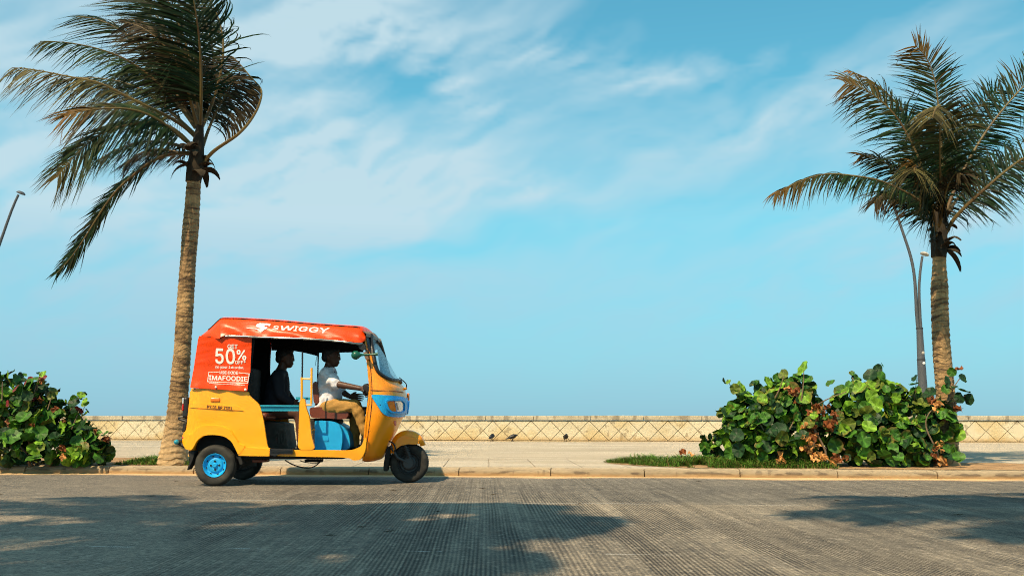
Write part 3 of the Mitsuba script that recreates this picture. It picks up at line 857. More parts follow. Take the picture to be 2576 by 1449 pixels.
# wheels
def wheel(c, name_rim, blue=True, tag=None):
    k = thing_part = numbered(f'{rick}__wheel')
    R = .212
    tyre = lathe_y([(.118, -.042), (.135, -.052), (.165, -.060), (.190, -.056), (.203, -.045), (R - .004, -.030), (R, -.012), (R, .012), (R - .004, .030), (.203, .045), (.190, .056), (.165, .060), (.135, .052), (.118, .042)], c, 56)
    rib = []
    for i in range(56):
        a = i * 2 * math.pi / 56
        for sgn in (-1, 1):
            b = box(-.008, .008, -.014, .012, -.004, .002)
            b.apply_translation((0, sgn * .022, R - .003))
            b.apply_transform(trimesh.transformations.rotation_matrix(a + sgn * .02, (0, 1, 0)))
            b.apply_translation(c)
            rib.append(b)
    scene[k] = mikit.ply(cat(tyre, *rib), 'mat_rubber', smooth=40)
    labels[k] = {'label': tag or ('black tyre on a blue painted steel rim' if blue else 'dusty black front wheel with dark hub')}
    m = 'mat_blue' if blue else 'mat_dark_metal'
    rim_m = lathe_y([(.122, -.050), (.119, -.054), (.114, -.050), (.106, -.030), (.098, -.018), (.082, -.014), (.074, -.026), (.066, -.032), (.040, -.032), (.030, -.030), (.022, -.046), (.0, -.048), (.0, .05), (.10, .05), (.122, .05)], c, 48)
    put('rim', rim_m, m, k, smooth=40)
    for i in range(4):
        a = i * math.pi / 2 + .05
        p = c + np.array([.043 * math.cos(a), -.034, .043 * math.sin(a)])
        put('wheel_nut', trimesh.creation.cylinder(.0105, .012, 8, transform=m44(rot_to([0, 1, 0]), p)), 'mat_black', k)
    slots = [trimesh.creation.box(extents=(.020, .006, .008), transform=m44(np.array([[math.cos(a), 0, -math.sin(a)], [0, 1, 0], [math.sin(a), 0, math.cos(a)]]) @ np.array([[0, 0, 1], [0, 1, 0], [1, 0, 0.0]]), c + np.array([.094 * math.cos(a), -.020, .094 * math.sin(a)]))) for a in np.arange(8) * math.pi / 4 + .3]
    put('slot', cat(*slots), 'mat_black', k, kind='stuff')
    put('hub_cap', trimesh.creation.cylinder(.017, .02, 12, transform=m44(rot_to([0, 1, 0]), c + np.array([0, -.045, 0]))), 'mat_blue' if blue else 'mat_metal', k)
    return k


W1 = side(403, 1222, YN + .06)
wheel(np.array([W1[0], YN + .065, .212]), 'blue')
wheel(np.array([W1[0], YF - .065, .212]), 'dark', blue=False, tag='black rear wheel with dark rim on the far side')
W3 = side(1918, 1212, YC)
wheel(np.array([W3[0], YC, .212]), 'dark', blue=False)
# front fender, trailing-arm fork, damper and splash guard
fc = np.array([W3[0], YC, .212])
arc_ = curve(np.array([(.176, .192), (.166, .225), (.132, .285), (.07, .333), (-.01, .352), (-.09, .340), (-.15, .300), (-.19, .240), (-.207, .17), (-.208, .10)]), 36)
fg = []
for i, (ax_, az_) in enumerate(arc_):
    hwd = .108 * min(1, .35 + i / 7)
    dn = np.array([ax_ + .02, az_ - .14])
    dn /= np.linalg.norm(dn)
    row = []
    for u in np.linspace(-1, 1, 15):
        drop = .055 * abs(u) ** 3.2
        row.append((fc[0] + ax_ - dn[0] * drop, YC + hwd * math.copysign(abs(u) ** .75, u), fc[2] + az_ - dn[1] * drop))
    fg.append(row)
fen = grid(np.array(fg))
low_ = [(-.165, .09), (-.135, .15), (-.085, .188), (0, .204), (.09, .200)]
flat = slab([(fc[0] + ax_ - .052 * (ax_ + .02) / math.hypot(ax_ + .02, az_ - .14), fc[2] + az_ - .052 * (az_ - .14) / math.hypot(ax_ + .02, az_ - .14)) for ax_, az_ in arc_[3:]] + [(fc[0] + q, fc[2] + w) for q, w in low_], YC - .109, YC - .100, fine=.05)
put('front_fender', cat(fen, flat, mirror(flat)), 'mat_cowl', rick, smooth=50)
fork = []
for s in (-1, 1):
    y = YC + s * .085
    fork.append(tube(np.array([[fc[0] - .20, y, .40], [fc[0] - .12, y, .27], [fc[0], y, .215]]), .018, 8))
    fork.append(trimesh.creation.cylinder(.055, .03, 20, transform=m44(rot_to([0, 1, 0]), (fc[0], y, .212))))
    fork.append(tube(np.array([[fc[0] - .04, y, .40], [fc[0] + .03, y, .22]]), .016, 8))
    for i in range(7):
        fork.append(trimesh.creation.torus(.027, .006, 14, 6, transform=m44(rot_to([.07, 0, -.18]), (fc[0] - .03 + .006 * i, y, .375 - .017 * i))))
put('fork', cat(*fork[:10]), 'mat_dark_metal', rick, smooth=40)
put('fork', cat(*fork[10:]), 'mat_dark_metal', rick, smooth=40)
put('brake_cable', tube(curve(sd3([(1752, 1040), (1790, 1055), (1808, 1090), (1795, 1125)], YC - .12), 14), .008, 6), 'mat_black', rick)
put('splash_guard', slab(smooth_line(sd([(1745, 1080), (1778, 1090), (1755, 1272), (1716, 1268)], YC)), YC - .08, YC + .08), 'mat_black_matt', rick)
put('mud_flap', slab(smooth_line(sd([(180, 1118), (232, 1112), (215, 1190), (176, 1266), (172, 1262), (196, 1190)])), YN + .02, YN + .16), 'mat_black_matt', rick)
put('mud_flap', slab(smooth_line(sd([(566, 1160), (592, 1158), (606, 1220), (580, 1225)])), YN + .04, YN + .14), 'mat_black_matt', rick)
# tail: bumper tube, lamp, handle, reflector
put('bumper', cat(tube(np.array([side(92, 1045, YN + .03), side(92, 1045, YN + .03) + [0, 1.12, 0]]), .023, 12), tube(np.array([side(100, 1048, YN + .1), side(180, 1090, YN + .1)]), .02, 8), tube(np.array([side(100, 1048, YN + 1.0), side(180, 1090, YN + 1.0)]), .02, 8)), 'mat_black', rick)
put('bumper_cap', ell(side(94, 1046, YN + .02), (.026, .03, .026)), 'mat_blue_rail', rick)
tl = put('tail_lamp', rbox(*(lambda a, b: (a[0], b[0], YN + .06, YN + .22, b[2], a[2]))(side(143, 694, YN + .06), side(184, 858, YN + .06)), r=.025, seg=10), 'mat_black', rick)
put('lens', rbox(*(lambda a, b: (a[0], b[0], YN + .052, YN + .2, b[2], a[2]))(side(140, 700, YN + .06), side(152, 748, YN + .06)), r=.007, seg=8), 'mat_lens', tl)
put('lens', rbox(*(lambda a, b: (a[0], b[0], YN + .052, YN + .2, b[2], a[2]))(side(138, 750, YN + .06), side(150, 800, YN + .06)), r=.007, seg=8), 'mat_red', tl)
put('rear_handle', tube(curve(sd3([(165, 880), (120, 868), (112, 860), (120, 854), (165, 862)], YN + .1), 14), .011, 6), 'mat_black', rick)
put('rear_latch', slab(sd([(150, 900), (172, 895), (160, 950), (138, 965)], YN + .1), YN + .09, YN + .2), 'mat_black', rick)
put('reflector', rbox(*(lambda a, b: (a[0], b[0], YN + .03, YN + .06, b[2], a[2]))(side(129, 1004, YN), side(158, 1019, YN)), r=.005, seg=8), 'mat_red', rick)
# underside
und = [box(side(620, 0, YC)[0], side(1480, 0, YC)[0], YN + .12, YF - .12, side(0, 1182, YN)[2], side(0, 1140, YN)[2]), box(side(560, 0, YC)[0], side(700, 0, YC)[0], YN + .25, YF - .25, .16, .34),
       tube(np.array([[W1[0], YN + .1, .212], [W1[0], YF - .1, .212]]), .03, 8), slab(sd([(1110, 1180), (1240, 1180), (1235, 1200), (1115, 1196)], YC), YC - .1, YC + .05)]
put('chassis', cat(*und), 'mat_black_matt', rick)
put('exhaust', rbox(*(lambda a, b: (a[0], b[0], YN + .12, YN + .3, b[2], a[2]))(side(680, 1182, YN + .1), side(790, 1206, YN + .1)), r=.012, seg=8), 'mat_seat', rick)
put('hanging_cable', cat(tube(curve(sd3([(945, 1186), (985, 1212), (1060, 1240), (1110, 1248), (1165, 1240), (1205, 1214), (1225, 1190)], YC), 30), .007, 6), tube(curve(sd3([(1060, 1190), (1120, 1206), (1215, 1206)], YC), 10), .006, 6)), 'mat_black', rick)
# cabin: seats, engine hatch, blue driver's box, dashboard, handlebar, mirror, bulb horn
put('passenger_seat', cat(rbox(side(640, 0, YC)[0], side(860, 0, YC)[0], YN + .12, YF - .12, side(0, 872, YC)[2], side(0, 800, YC)[2], .03), rbox(side(600, 0, YC)[0], side(690, 0, YC)[0], YN + .10, YF - .10, .55, 1.25, .03)), 'mat_black_matt', rick, smooth=40)
put('seat_cushion', rbox(side(762, 0, YN + .2)[0], side(838, 0, YN + .2)[0], YN + .16, YF - .16, side(0, 872, YN + .2)[2], side(0, 815, YN + .2)[2], .03), 'mat_seat', rick, smooth=40)
hatch = [slab(sd([(775, 880), (950, 900), (975, 1096), (806, 1090)], YC), YC - .05, YC + .4)]
for i, (a, b, c, d) in enumerate([(855, 930, 885, 985), (895, 932, 925, 960), (862, 1000, 878, 1075), (890, 975, 902, 1060), (912, 975, 924, 1065), (935, 950, 946, 1040), (890, 1070, 940, 1080)]):
    hatch.append(slab(sd([(a, b), (c, b), (c + 4, d), (a + 4, d)], YC - .06), YC - .07, YC - .045))
put('engine_hatch', cat(*hatch), 'mat_hatch', rick)
ds = [(1140, 785), (1160, 772), (1300, 772), (1400, 782), (1440, 800), (1446, 840), (1420, 868), (1290, 862), (1150, 858)]
put('driver_seat', slab(smooth_line(sd(ds, YC - .2)), YC - .24, YC + .24, fine=.05), 'mat_seat', rick, smooth=50)
put('seat_back', slab(smooth_line(sd([(1162, 580), (1196, 570), (1206, 640), (1212, 745), (1170, 745)], YC - .18)), YC - .2, YC + .2, fine=.05), 'mat_seat', rick, smooth=50)
put('seat_base', rbox(side(1150, 0, YC)[0], side(1400, 0, YC)[0], YC - .15, YC + .2, side(0, 1100, YC)[2], side(0, 862, YC)[2], .03), 'mat_black_matt', rick)
put('canopy_seam', tube(np.array([[side(1532, 0, YN)[0], y - .004, z] for y, z in zip(cg[84, 0:9, 1], cg[84, 0:9, 2])]), .004, 4), 'mat_black', canopy_key)
bx = [(1180, 886), (1186, 878), (1250, 878), (1316, 884), (1368, 908), (1392, 955), (1396, 1040), (1386, 1100), (1384, 1113), (1310, 1113), (1184, 1112), (1180, 1100)]
put('driver_box', slab(smooth_line(sd(bx, YN + .26)), YN + .24, YN + .34, fine=.04), 'mat_blue', rick, smooth=45)
bx2 = [(1196, 884), (1320, 884), (1400, 920), (1450, 985), (1462, 1112), (1195, 1110)]
put('driver_box', slab(smooth_line(sd(bx2, YN + .40)), YN + .36, YF - .36, fine=.05), 'mat_blue', rick, smooth=45)
put('box_handle', slab(smooth_line(sd([(1200, 990), (1285, 998), (1288, 1040), (1206, 1034)], YN + .24)), YN + .232, YN + .245), 'mat_blue', rick)
put('pillar_guard', cat(tube(curve(sd3([(1180, 950), (1160, 952), (1158, 990)], YN + .2), 8), .006)), 'mat_yellow', rick)
put('dashboard', cat(rbox(side(1610, 0, YC)[0], side(1720, 0, YC)[0], YC - .46, YC + .46, side(0, 690, YC)[2], side(0, 600, YC)[2], .03), rbox(side(1560, 0, YC)[0], side(1610, 0, YC)[0], YC - .1, YC + .1, side(0, 830, YC)[2], side(0, 770, YC)[2], .02)), 'mat_black_matt', rick)
put('front_bulkhead', slab(sd([(1625, 700), (1720, 700), (1680, 1120), (1590, 1120)], YC), YC - .33, YC + .33), 'mat_black_matt', rick)
hb = put('handlebar', tube(curve(np.array([side(1592, 645, YN + .10), side(1600, 650, YC - .25), side(1605, 655, YC), side(1600, 650, YC + .25), side(1592, 652, YC + .42)]), 24), .014, 8), 'mat_black', rick)
put('switch_box', rbox(*(lambda a, b: (a[0], b[0], YN + .06, YN + .16, b[2], a[2]))(side(1590, 603, YN + .08), side(1618, 662, YN + .08)), r=.010, seg=8), 'mat_black', hb)
put('lever', cat(tube(curve(sd3([(1605, 660), (1585, 690), (1572, 688)], YN + .08), 8), .009), ell(side(1562, 648, YN + .1), (.018, .03, .02))), 'mat_black', hb)
mir = put('wing_mirror', slab(smooth_line(sd([(1522, 278), (1548, 268), (1575, 285), (1578, 318), (1550, 330), (1524, 312)], YN + .05)), YN + .03, YN + .09, fine=.03), 'mat_black', rick, smooth=45)
put('arm', tube(sd3([(1570, 310), (1590, 345)], YN + .05), .008), 'mat_black', mir)
hn = lambda prof, y: None
hA, hB = side(1462, 368, YN + .0), side(1672, 358, YN + .0)
ax = (hB - hA) / np.linalg.norm(hB - hA)
hornp = [(0, .002), (.008, .026), (.03, .044), (.055, .047), (.078, .036), (.098, .018), (.118, .012), (.14, .011)]
hp = np.array([hA + ax * a for a, _ in hornp])
horn = put('bulb_horn', tube(hp, [b for _, b in hornp], 16), 'mat_horn', rick, smooth=50)
put('trumpet', tube(np.array([hA + ax * a for a in (.138, .2, .25, .275, .281)]), [.009, .010, .013, .018, .019], 12), 'mat_horn', horn)
put('bracket', cat(slab(sd([(1562, 345), (1590, 345), (1606, 400), (1580, 400)], YN + .06), YN + .0, YN + .09)), 'mat_brown_rim', horn)

# ------------------------------------------------------------------ people
def limbs(bones, length=.016, taubin=8):
    """One continuous surface from tapered bones: (point, radius) pairs, or longer chains of them."""
    parts = []
    for ch in bones:
        balls = []
        for p, r in ch:
            s = m3.Manifold.sphere(1.0, 16)
            rr = (r, r, r) if np.isscalar(r) else r
            balls.append(s.scale(tuple(float(q) for q in rr)).translate(tuple(float(q) for q in p)))
        if len(balls) == 1:
            parts.append(balls[0])
        for a, b in zip(balls[:-1], balls[1:]):
            parts.append(m3.Manifold.batch_hull([a, b]))
    m = m3.Manifold.batch_boolean(parts, m3.OpType.Add).refine_to_length(length)
    t = from_man(m)
    t.merge_vertices()
    if taubin:
        trimesh.smoothing.filter_taubin(t, lamb=.5, nu=-.52, iterations=taubin)
    return t


def head(c, face=1.0, tilt=0.0, s=1.0):
    """A head looking along +x: skull, jaw, nose, chin, ears; c is its middle."""
    b = [[((0, 0, .03), (.098, .078, .088))], [((.0, 0, .03), (.09, .07, .08)), ((.045, 0, -.055), (.045, .052, .045))],
         [((.062, 0, -.075), (.022, .026, .020))], [((.083, 0, .022), (.012, .012, .01)), ((.096, 0, -.012), (.013, .017, .011))],
         [((.088, 0, -.048), (.012, .024, .008))], [((.080, -.03, .030), (.014, .022, .008)), ((.080, .03, .030), (.014, .022, .008))],
         [((-.012, -.078, .0), (.018, .008, .030))], [((-.012, .078, .0), (.018, .008, .030))]]
    r = np.array([[math.cos(tilt), 0, math.sin(tilt)], [0, 1, 0], [-math.sin(tilt), 0, math.cos(tilt)]])
    return [[(np.asarray(c) + r @ (np.array(p) * s), tuple(np.array(q) * s)) for p, q in ch] for ch in b], (lambda p: np.asarray(c) + r @ (np.array(p) * s))


def hand(wrist, direction, thumb, curl=.4, s=1.0, spread=.25):
    """Palm, four fingers and a thumb: direction of the palm, side on which the thumb leaves it."""
    d = np.asarray(direction, float) / np.linalg.norm(direction)
    t = np.asarray(thumb, float) - d * np.dot(thumb, d)
    t /= np.linalg.norm(t)
    n = np.cross(d, t)                             # towards the back or palm
    w = np.asarray(wrist, float)
    ch = []
    for k, ln in zip((-1.5, -.5, .5, 1.5), (.062, .074, .078, .068)):
        a = w + t * (k * .013 * s) + d * .02 * s
        b = w + t * (k * .020 * s) + d * .085 * s
        ch.append([(a, .014 * s), (b, .0105 * s)])
        p, e = b, d + t * (k * .06 * spread)
        for j in range(3):
            e = e * math.cos(curl) + n * math.sin(curl) if j or curl else e
            e /= np.linalg.norm(e)
            q = p + e * ln * s * (.42, .33, .25)[j]
            ch.append([(p, .0098 * s - .0008 * j), (q, .0088 * s - .0008 * j)])
            p = q
    a = w + t * .020 * s + d * .025 * s
    b = a + (t * .7 + d * .6) * .035 * s
    ch += [[(a, .014 * s), (b, .0115 * s)], [(b, .0115 * s), (b + (t * .35 + d * .9 + n * .3) * .030 * s, .009 * s)]]
    return ch


def V(cx, cy, y):
    return side(cx, cy, y)


def folds(m, amp, freq, seed):
    n = m.vertex_normals
    v = m.vertices
    q = np.stack([v[:, 0] * freq + v[:, 2] * freq * .6, v[:, 1] * freq, v[:, 2] * freq * .7 - v[:, 0] * freq * .5], -1)
    m.vertices = v + n * (amp * 2 * (meshkit.fbm(q, 3, seed) - .5) + amp * .6 * np.sin(6.3 * (q[:, 2] + meshkit.noise(q, seed + 1))))[:, None]
    return m


# the driver
DY = YC - .06
drv = thing('person', 'driver in white short-sleeved shirt and khaki trousers, sitting at the handlebar of the rickshaw', 'person')
hd, hat = head(V(1306, 388, DY - .02), tilt=.05)
n_sh, n_el, n_wr = V(1268, 520, DY - .17), V(1352, 594, DY - .26), V(1535, 626, DY - .34)
f_sh, f_el, f_wr = V(1290, 540, DY + .17), V(1385, 650, DY + .24), V(1450, 690, DY + .20)
neck, chest, belly, hip = V(1288, 465, DY), V(1285, 575, DY), V(1295, 690, DY), V(1262, 760, DY)
bones = hd + [[(neck, .055), (V(1302, 415, DY), .052)], [(neck, .058), (chest, (.10, .15, .10))], [(chest, (.11, .155, .10)), (belly, (.125, .15, .1))], [(belly, (.12, .145, .1)), (hip, (.12, .15, .09))],
              [(n_sh, .055), (n_el, .040)], [(n_el, .040), (n_wr, .027)], [(f_sh, .055), (f_el, .040)], [(f_el, .040), (f_wr, .027)]]
bones += hand(n_wr, V(1590, 634, DY - .36) - n_wr, (0, .3, 1.0), curl=.75) + hand(f_wr, V(1550, 696, DY + .2) - f_wr, (.1, -.3, 1.0), curl=.08, spread=1.0)
put('body', limbs(bones, .014, 5), 'mat_skin', drv, smooth=True)
hr = limbs([[(hat((-.016, 0, .052)), (.093, .084, .080))], [(hat((-.055, 0, .0)), (.055, .070, .055))], [(hat((.045, 0, .085)), (.045, .06, .03))]], .02, 4)
put('hair', hr, 'mat_hair', drv, smooth=True)
for e in (-.030, .030):
    put('eye', ell(hat((.088, e, .022)), (.007, .012, .006)), 'mat_eye', drv)
shirt = limbs([[(V(1280, 492, DY), (.085, .10, .05)), (chest, (.125, .170, .11))], [(chest, (.125, .170, .11)), (belly, (.142, .165, .11))], [(belly, (.142, .165, .11)), (V(1285, 772, DY), (.150, .175, .055))],
               [(V(1280, 495, DY), (.07, .09, .045)), (n_sh, .075)], [(V(1280, 495, DY), (.07, .09, .045)), (f_sh, .075)],
               [(n_sh, .075), (n_sh + (n_el - n_sh) * .86, .064)], [(f_sh, .075), (f_sh + (f_el - f_sh) * .86, .062)]], .016, 6)
put('shirt', folds(shirt, .012, 9, 3), 'mat_shirt', drv, smooth=True)
put('collar', limbs([[(V(1262, 470, DY - .05), .016), (V(1330, 470, DY - .05), .014)], [(V(1262, 470, DY + .05), .016), (V(1330, 470, DY + .05), .014)], [(V(1262, 468, DY - .05), .018), (V(1262, 468, DY + .05), .018)], [(V(1330, 470, DY - .05), .014), (V(1350, 510, DY - .02), .010)]], .014, 3), 'mat_shirt', drv, smooth=True)
n_hip, n_kn, n_an = V(1280, 775, DY - .10), V(1500, 762, DY - .16), V(1572, 985, DY - .16)
f_hip, f_kn, f_an = V(1280, 775, DY + .10), V(1490, 772, DY + .14), V(1492, 1062, DY + .14)
legs = limbs([[(n_hip, .098), (n_kn, .066)], [(n_kn, .066), (V(1535, 860, DY - .16), .062)], [(V(1535, 860, DY - .16), .062), (n_an, .046)], [(f_hip, .098), (f_kn, .066)], [(f_kn, .066), (f_an, .050)], [(n_hip, .1), (f_hip, .1)]], .016, 5)
put('trousers', folds(legs, .005, 13, 5), 'mat_trousers', drv, smooth=True)
for an, to in ((n_an, V(1585, 1096, DY - .16)), (f_an, V(1545, 1098, DY + .14))):
    heel = np.array([an[0] - .02, an[1], to[2] + .015])
    toe = np.array([an[0] + .13, an[1], to[2] + .005])
    put('shoe', limbs([[(an, .036), (heel, .036)], [(heel, .036), (toe, .030)], [(an + [0.02, 0, -.03], .035), (toe, .030)]], .014, 4), 'mat_shoe', drv, smooth=True)

# the passenger
pas = thing('person', 'passenger in dark shirt and brown trousers, sitting in the shade of the rickshaw back seat', 'person')
PY = YC + .10
hd, hat = head(V(946, 398, PY), tilt=.02)
neck, chest, belly, hip = V(915, 482, PY), V(892, 585, PY), V(880, 700, PY), V(868, 770, PY)
n_sh, n_el, n_wr = V(885, 535, PY - .17), V(905, 680, PY - .24), V(990, 738, PY - .18)
f_sh, f_el, f_wr = V(905, 540, PY + .17), V(950, 670, PY + .22), V(1015, 745, PY + .16)
bones = hd + [[(neck, .055), (V(935, 430, PY), .052)], [(neck, .058), (chest, (.10, .15, .10))], [(chest, (.11, .155, .10)), (belly, (.12, .15, .1))], [(belly, (.12, .15, .1)), (hip, (.12, .15, .09))],
              [(n_sh, .055), (n_el, .040)], [(n_el, .040), (n_wr, .028)], [(f_sh, .055), (f_el, .040)], [(f_el, .040), (f_wr, .028)]]
bones += hand(n_wr, V(1030, 752, PY - .15) - n_wr, (0, .4, 1.0), curl=.35) + hand(f_wr, V(1050, 756, PY + .12) - f_wr, (0, -.4, 1.0), curl=.35)
put('body', limbs(bones, .014, 5), 'mat_skin', pas, smooth=True)
put('hair', limbs([[(hat((-.018, 0, .055)), (.096, .088, .082))], [(hat((-.055, 0, .0)), (.058, .073, .055))], [(hat((.045, 0, .09)), (.05, .064, .032))]], .02, 4), 'mat_hair', pas, smooth=True)
put('shirt', limbs([[(V(908, 505, PY), (.085, .10, .05)), (chest, (.125, .170, .11))], [(chest, (.125, .170, .11)), (belly, (.140, .165, .11))], [(belly, (.140, .165, .11)), (hip, (.135, .165, .08))],
                    [(V(908, 508, PY), (.07, .09, .045)), (n_sh, .075)], [(V(908, 508, PY), (.07, .09, .045)), (f_sh, .075)], [(n_sh, .075), (n_el, .056)], [(n_el, .056), (n_wr, .040)], [(f_sh, .075), (f_el, .056)], [(f_el, .056), (f_wr, .040)]], .016, 6), 'mat_dark_shirt', pas, smooth=True)
n_hip, n_kn, n_an = V(880, 800, PY - .10), V(1060, 822, PY - .14), V(1072, 1050, PY - .14)
f_hip, f_kn, f_an = V(880, 800, PY + .10), V(1070, 822, PY + .14), V(1085, 1050, PY + .14)
put('trousers', limbs([[(n_hip, .09), (n_kn, .060)], [(n_kn, .060), (n_an, .046)], [(f_hip, .09), (f_kn, .060)], [(f_kn, .060), (f_an, .046)], [(n_hip, .095), (f_hip, .095)]], .016, 5), 'mat_brown_trousers', pas, smooth=True)
for an in (n_an, f_an):
    heel, toe = an + np.array([-.02, 0, -.045]), an + np.array([.13, 0, -.055])
    put('shoe', limbs([[(an, .036), (heel, .034)], [(heel, .034), (toe, .028)]], .014, 4), 'mat_shoe', pas, smooth=True)

# ------------------------------------------------------------------ crows at the foot of the wall
def crow(px, py, label, facing, hunch=.0):
    y = at(px, py, 25.6)[1]
    x, _, _ = at(px, py, 25.6)
    c = np.array([x, 25.6 if px > 1400 else 25.75, PAVE_Z])
    k = thing('crow', label, 'crow')
    f = np.array([math.cos(facing), math.sin(facing), 0])
    l = np.array([-f[1], f[0], 0])
    P = lambda a, b, h: c + f * a + l * b + np.array([0, 0, h])
    b = limbs([[(P(-.06, 0, .10 + hunch * .02), .045), (P(.04, 0, .125 + hunch * .03), .058)], [(P(.04, 0, .125 + hunch * .03), .055), (P(.085, 0, .165 - hunch * .05), .035)], [(P(.095, 0, .172 - hunch * .06), .031)]], .012, 4)
    put('body', b, 'mat_crow', k, smooth=True)
    put('tail', limbs([[(P(-.07, 0, .095), .028), (P(-.17, 0, .055 + hunch * .03), .012)]], .012, 2), 'mat_crow', k, smooth=True)
    for s in (-1, 1):
        put('wing', limbs([[(P(.03, s * .05, .14), .022), (P(-.11, s * .03, .085), .010)]], .012, 2), 'mat_crow', k, smooth=True)
        put('leg', cat(tube(np.array([P(-.005, s * .025, .08), P(.005, s * .025, .04), P(-.002, s * .025, .006)]), .007, 6), tube(np.array([P(-.03, s * .025, .006), P(.035, s * .025, .006)]), .005, 5)), 'mat_crow', k)
    put('beak', tube(np.array([P(.118, 0, .172 - hunch * .06), P(.165, 0, .158 - hunch * .08)]), [.013, .003], 8), 'mat_crow', k)
    put('neck', limbs([[(P(.065, 0, .15 - hunch * .03), .042)], [(P(.075, 0, .158 - hunch * .04), .040)]], .012, 2), 'mat_crow_grey', k, smooth=True)
    return k


crow(1237, 1104, 'hunched dark crow with grey flank at the wall foot, nearest to the rickshaw', 1.2, .6)
crow(1289, 1104, 'black crow in profile at the wall foot, middle one of the three crows', .2, .3)
crow(1423, 1106, 'upright black crow with its back turned, rightmost of the three at the wall foot', -1.4, .0)

# ------------------------------------------------------------------ coconut palms
WIND = np.array([-1.0, .15, -.05])


def leaflets(path, normal, r, length, n=64, s0=.16, up=.0, sag=.35, wind=.25, fold=.15, forward=.75, sides=(1, 1), width=.021, tone=(.5, .5), tip_dry=.0, shape=.55, colour='green'):
    """The leaflets of a frond: strips that leave its midrib on both sides, sag under their weight and give to the wind. Returns (mesh, colours)."""
    m = len(path)
    tan = np.gradient(path, axis=0)
    tan /= np.linalg.norm(tan, axis=1, keepdims=True)
    vs, fs, cs, at_ = [], [], [], 0
    nor = np.asarray(normal, float)
    us = np.linspace(0, 1, 6)
    wprof = np.array([.55, 1.0, .95, .75, .45, .06])
    n = int(n * 1.08)
    for i in range(n):
        u = s0 + (1 - s0) * (i + r.uniform(-.3, .3)) / n
        u = min(max(u, 0), .999)
        k = u * (m - 1)
        i0 = int(k)
        p = path[i0] + (path[min(i0 + 1, m - 1)] - path[i0]) * (k - i0)
        t = tan[i0]
        nn = nor if nor.ndim == 1 else nor[i0]
        nn = nn - t * np.dot(nn, t)
        nn /= np.linalg.norm(nn) + 1e-9
        b = np.cross(t, nn)
        v = max(0.0, (u - s0) / (1 - s0))
        L = length * (.35 + .65 * math.sin(math.pi * min(1, .16 + .62 * max(v, 0) ** .8)) ** shape) * (1 - .45 * max(0, v - .75) / .25)
        for si, sg in enumerate((-1, 1)):
            if r.uniform() > sides[si]:
                continue
            ll = L * 1.12 * r.uniform(.66, 1.18)
            fw = forward * (.75 + .7 * v) + r.uniform(-.16, .16)
            d = sg * b * 1.0 + t * fw - nn * fold + r.normal(0, .09, 3)
            d /= np.linalg.norm(d)
            sg_ = sag * r.uniform(.6, 1.5)
            wd = wind * r.uniform(.6, 1.5)
            pts = p + ll * us[:, None] * d + ll * (us ** 2)[:, None] * (np.array([0, 0, -1.0]) * sg_ + WIND * wd)
            # keep the length
            seg = np.linalg.norm(np.diff(pts, axis=0), axis=1).sum()
            pts = p + (pts - p) * (ll / seg)
            if r.uniform() < .12:                 # a broken tip
                kx = r.integers(3, 5)
                pts[kx:] = pts[kx] + (np.arange(len(pts) - kx)[:, None] / 5) * ll * (np.array([0, 0, -.8]) + WIND * .4 + r.normal(0, .2, 3))
            td = np.gradient(pts, axis=0)
            w = np.cross(td, nn + r.normal(0, .35, 3))
            w /= np.linalg.norm(w, axis=1, keepdims=True) + 1e-9
            w = w * (wprof * width * r.uniform(.8, 1.2) / 2)[:, None]
            vs.append(np.stack([pts - w, pts + w], 1).reshape(-1, 3))
            q = np.arange(5) * 2 + at_
            fs.append(np.concatenate([np.stack([q, q + 1, q + 3], 1), np.stack([q, q + 3, q + 2], 1)]))
            at_ += 12
            g = r.uniform()
            if colour == 'green':
                base = np.array([.0038, .018, .005]) * (.3 + 1.2 * g) + tone[0] * np.array([.014, .022, .002]) * r.uniform(.4, 1)
            elif colour == 'brown':
                base = np.array([.030, .022, .008]) * (.2 + 1.2 * g)
            else:                                 # pale and dry
                base = np.array([.10, .088, .028]) * (.15 + .95 * g)
            dry = np.array([.26, .115, .018]) * r.uniform(.5, 1.1)
            kk = np.clip(tip_dry * (v ** 3.5) * 1.5 + r.uniform(-.15, .08), 0, 1)
            c0 = base * (1 - kk) + dry * kk
            tipc = np.clip(us * 1.2 - .75, 0, 1)[:, None] * r.uniform(0, .35)
            cc = c0 * (1 - tipc) + np.array([.15, .10, .05]) * tipc
            cs.append(np.repeat(cc, 2, axis=0))
    return trimesh.Trimesh(np.vstack(vs), np.vstack(fs), process=False), np.vstack(cs)


def frond(tree, pts, y, seed, normal, length, label=None, **kw):
    """pts: the midrib as drawn in the elevation, each with its distance."""
    r = np.random.default_rng(seed)
    p3 = np.array([q if len(q) == 3 else (*q, 0.0) for q in pts], float)
    path = curve(np.array([at(a, b, y + dy) for a, b, dy in p3]), 40)
    m, c = leaflets(path, normal, r, length, **kw)
    k = put('frond', mikit.ply(m, 'mat_frond', smooth=False, color=c), None, tree, label=label)
    put('rachis', tube(path, np.linspace(.026, .004, 40), 6), 'mat_rachis', k)
    return k


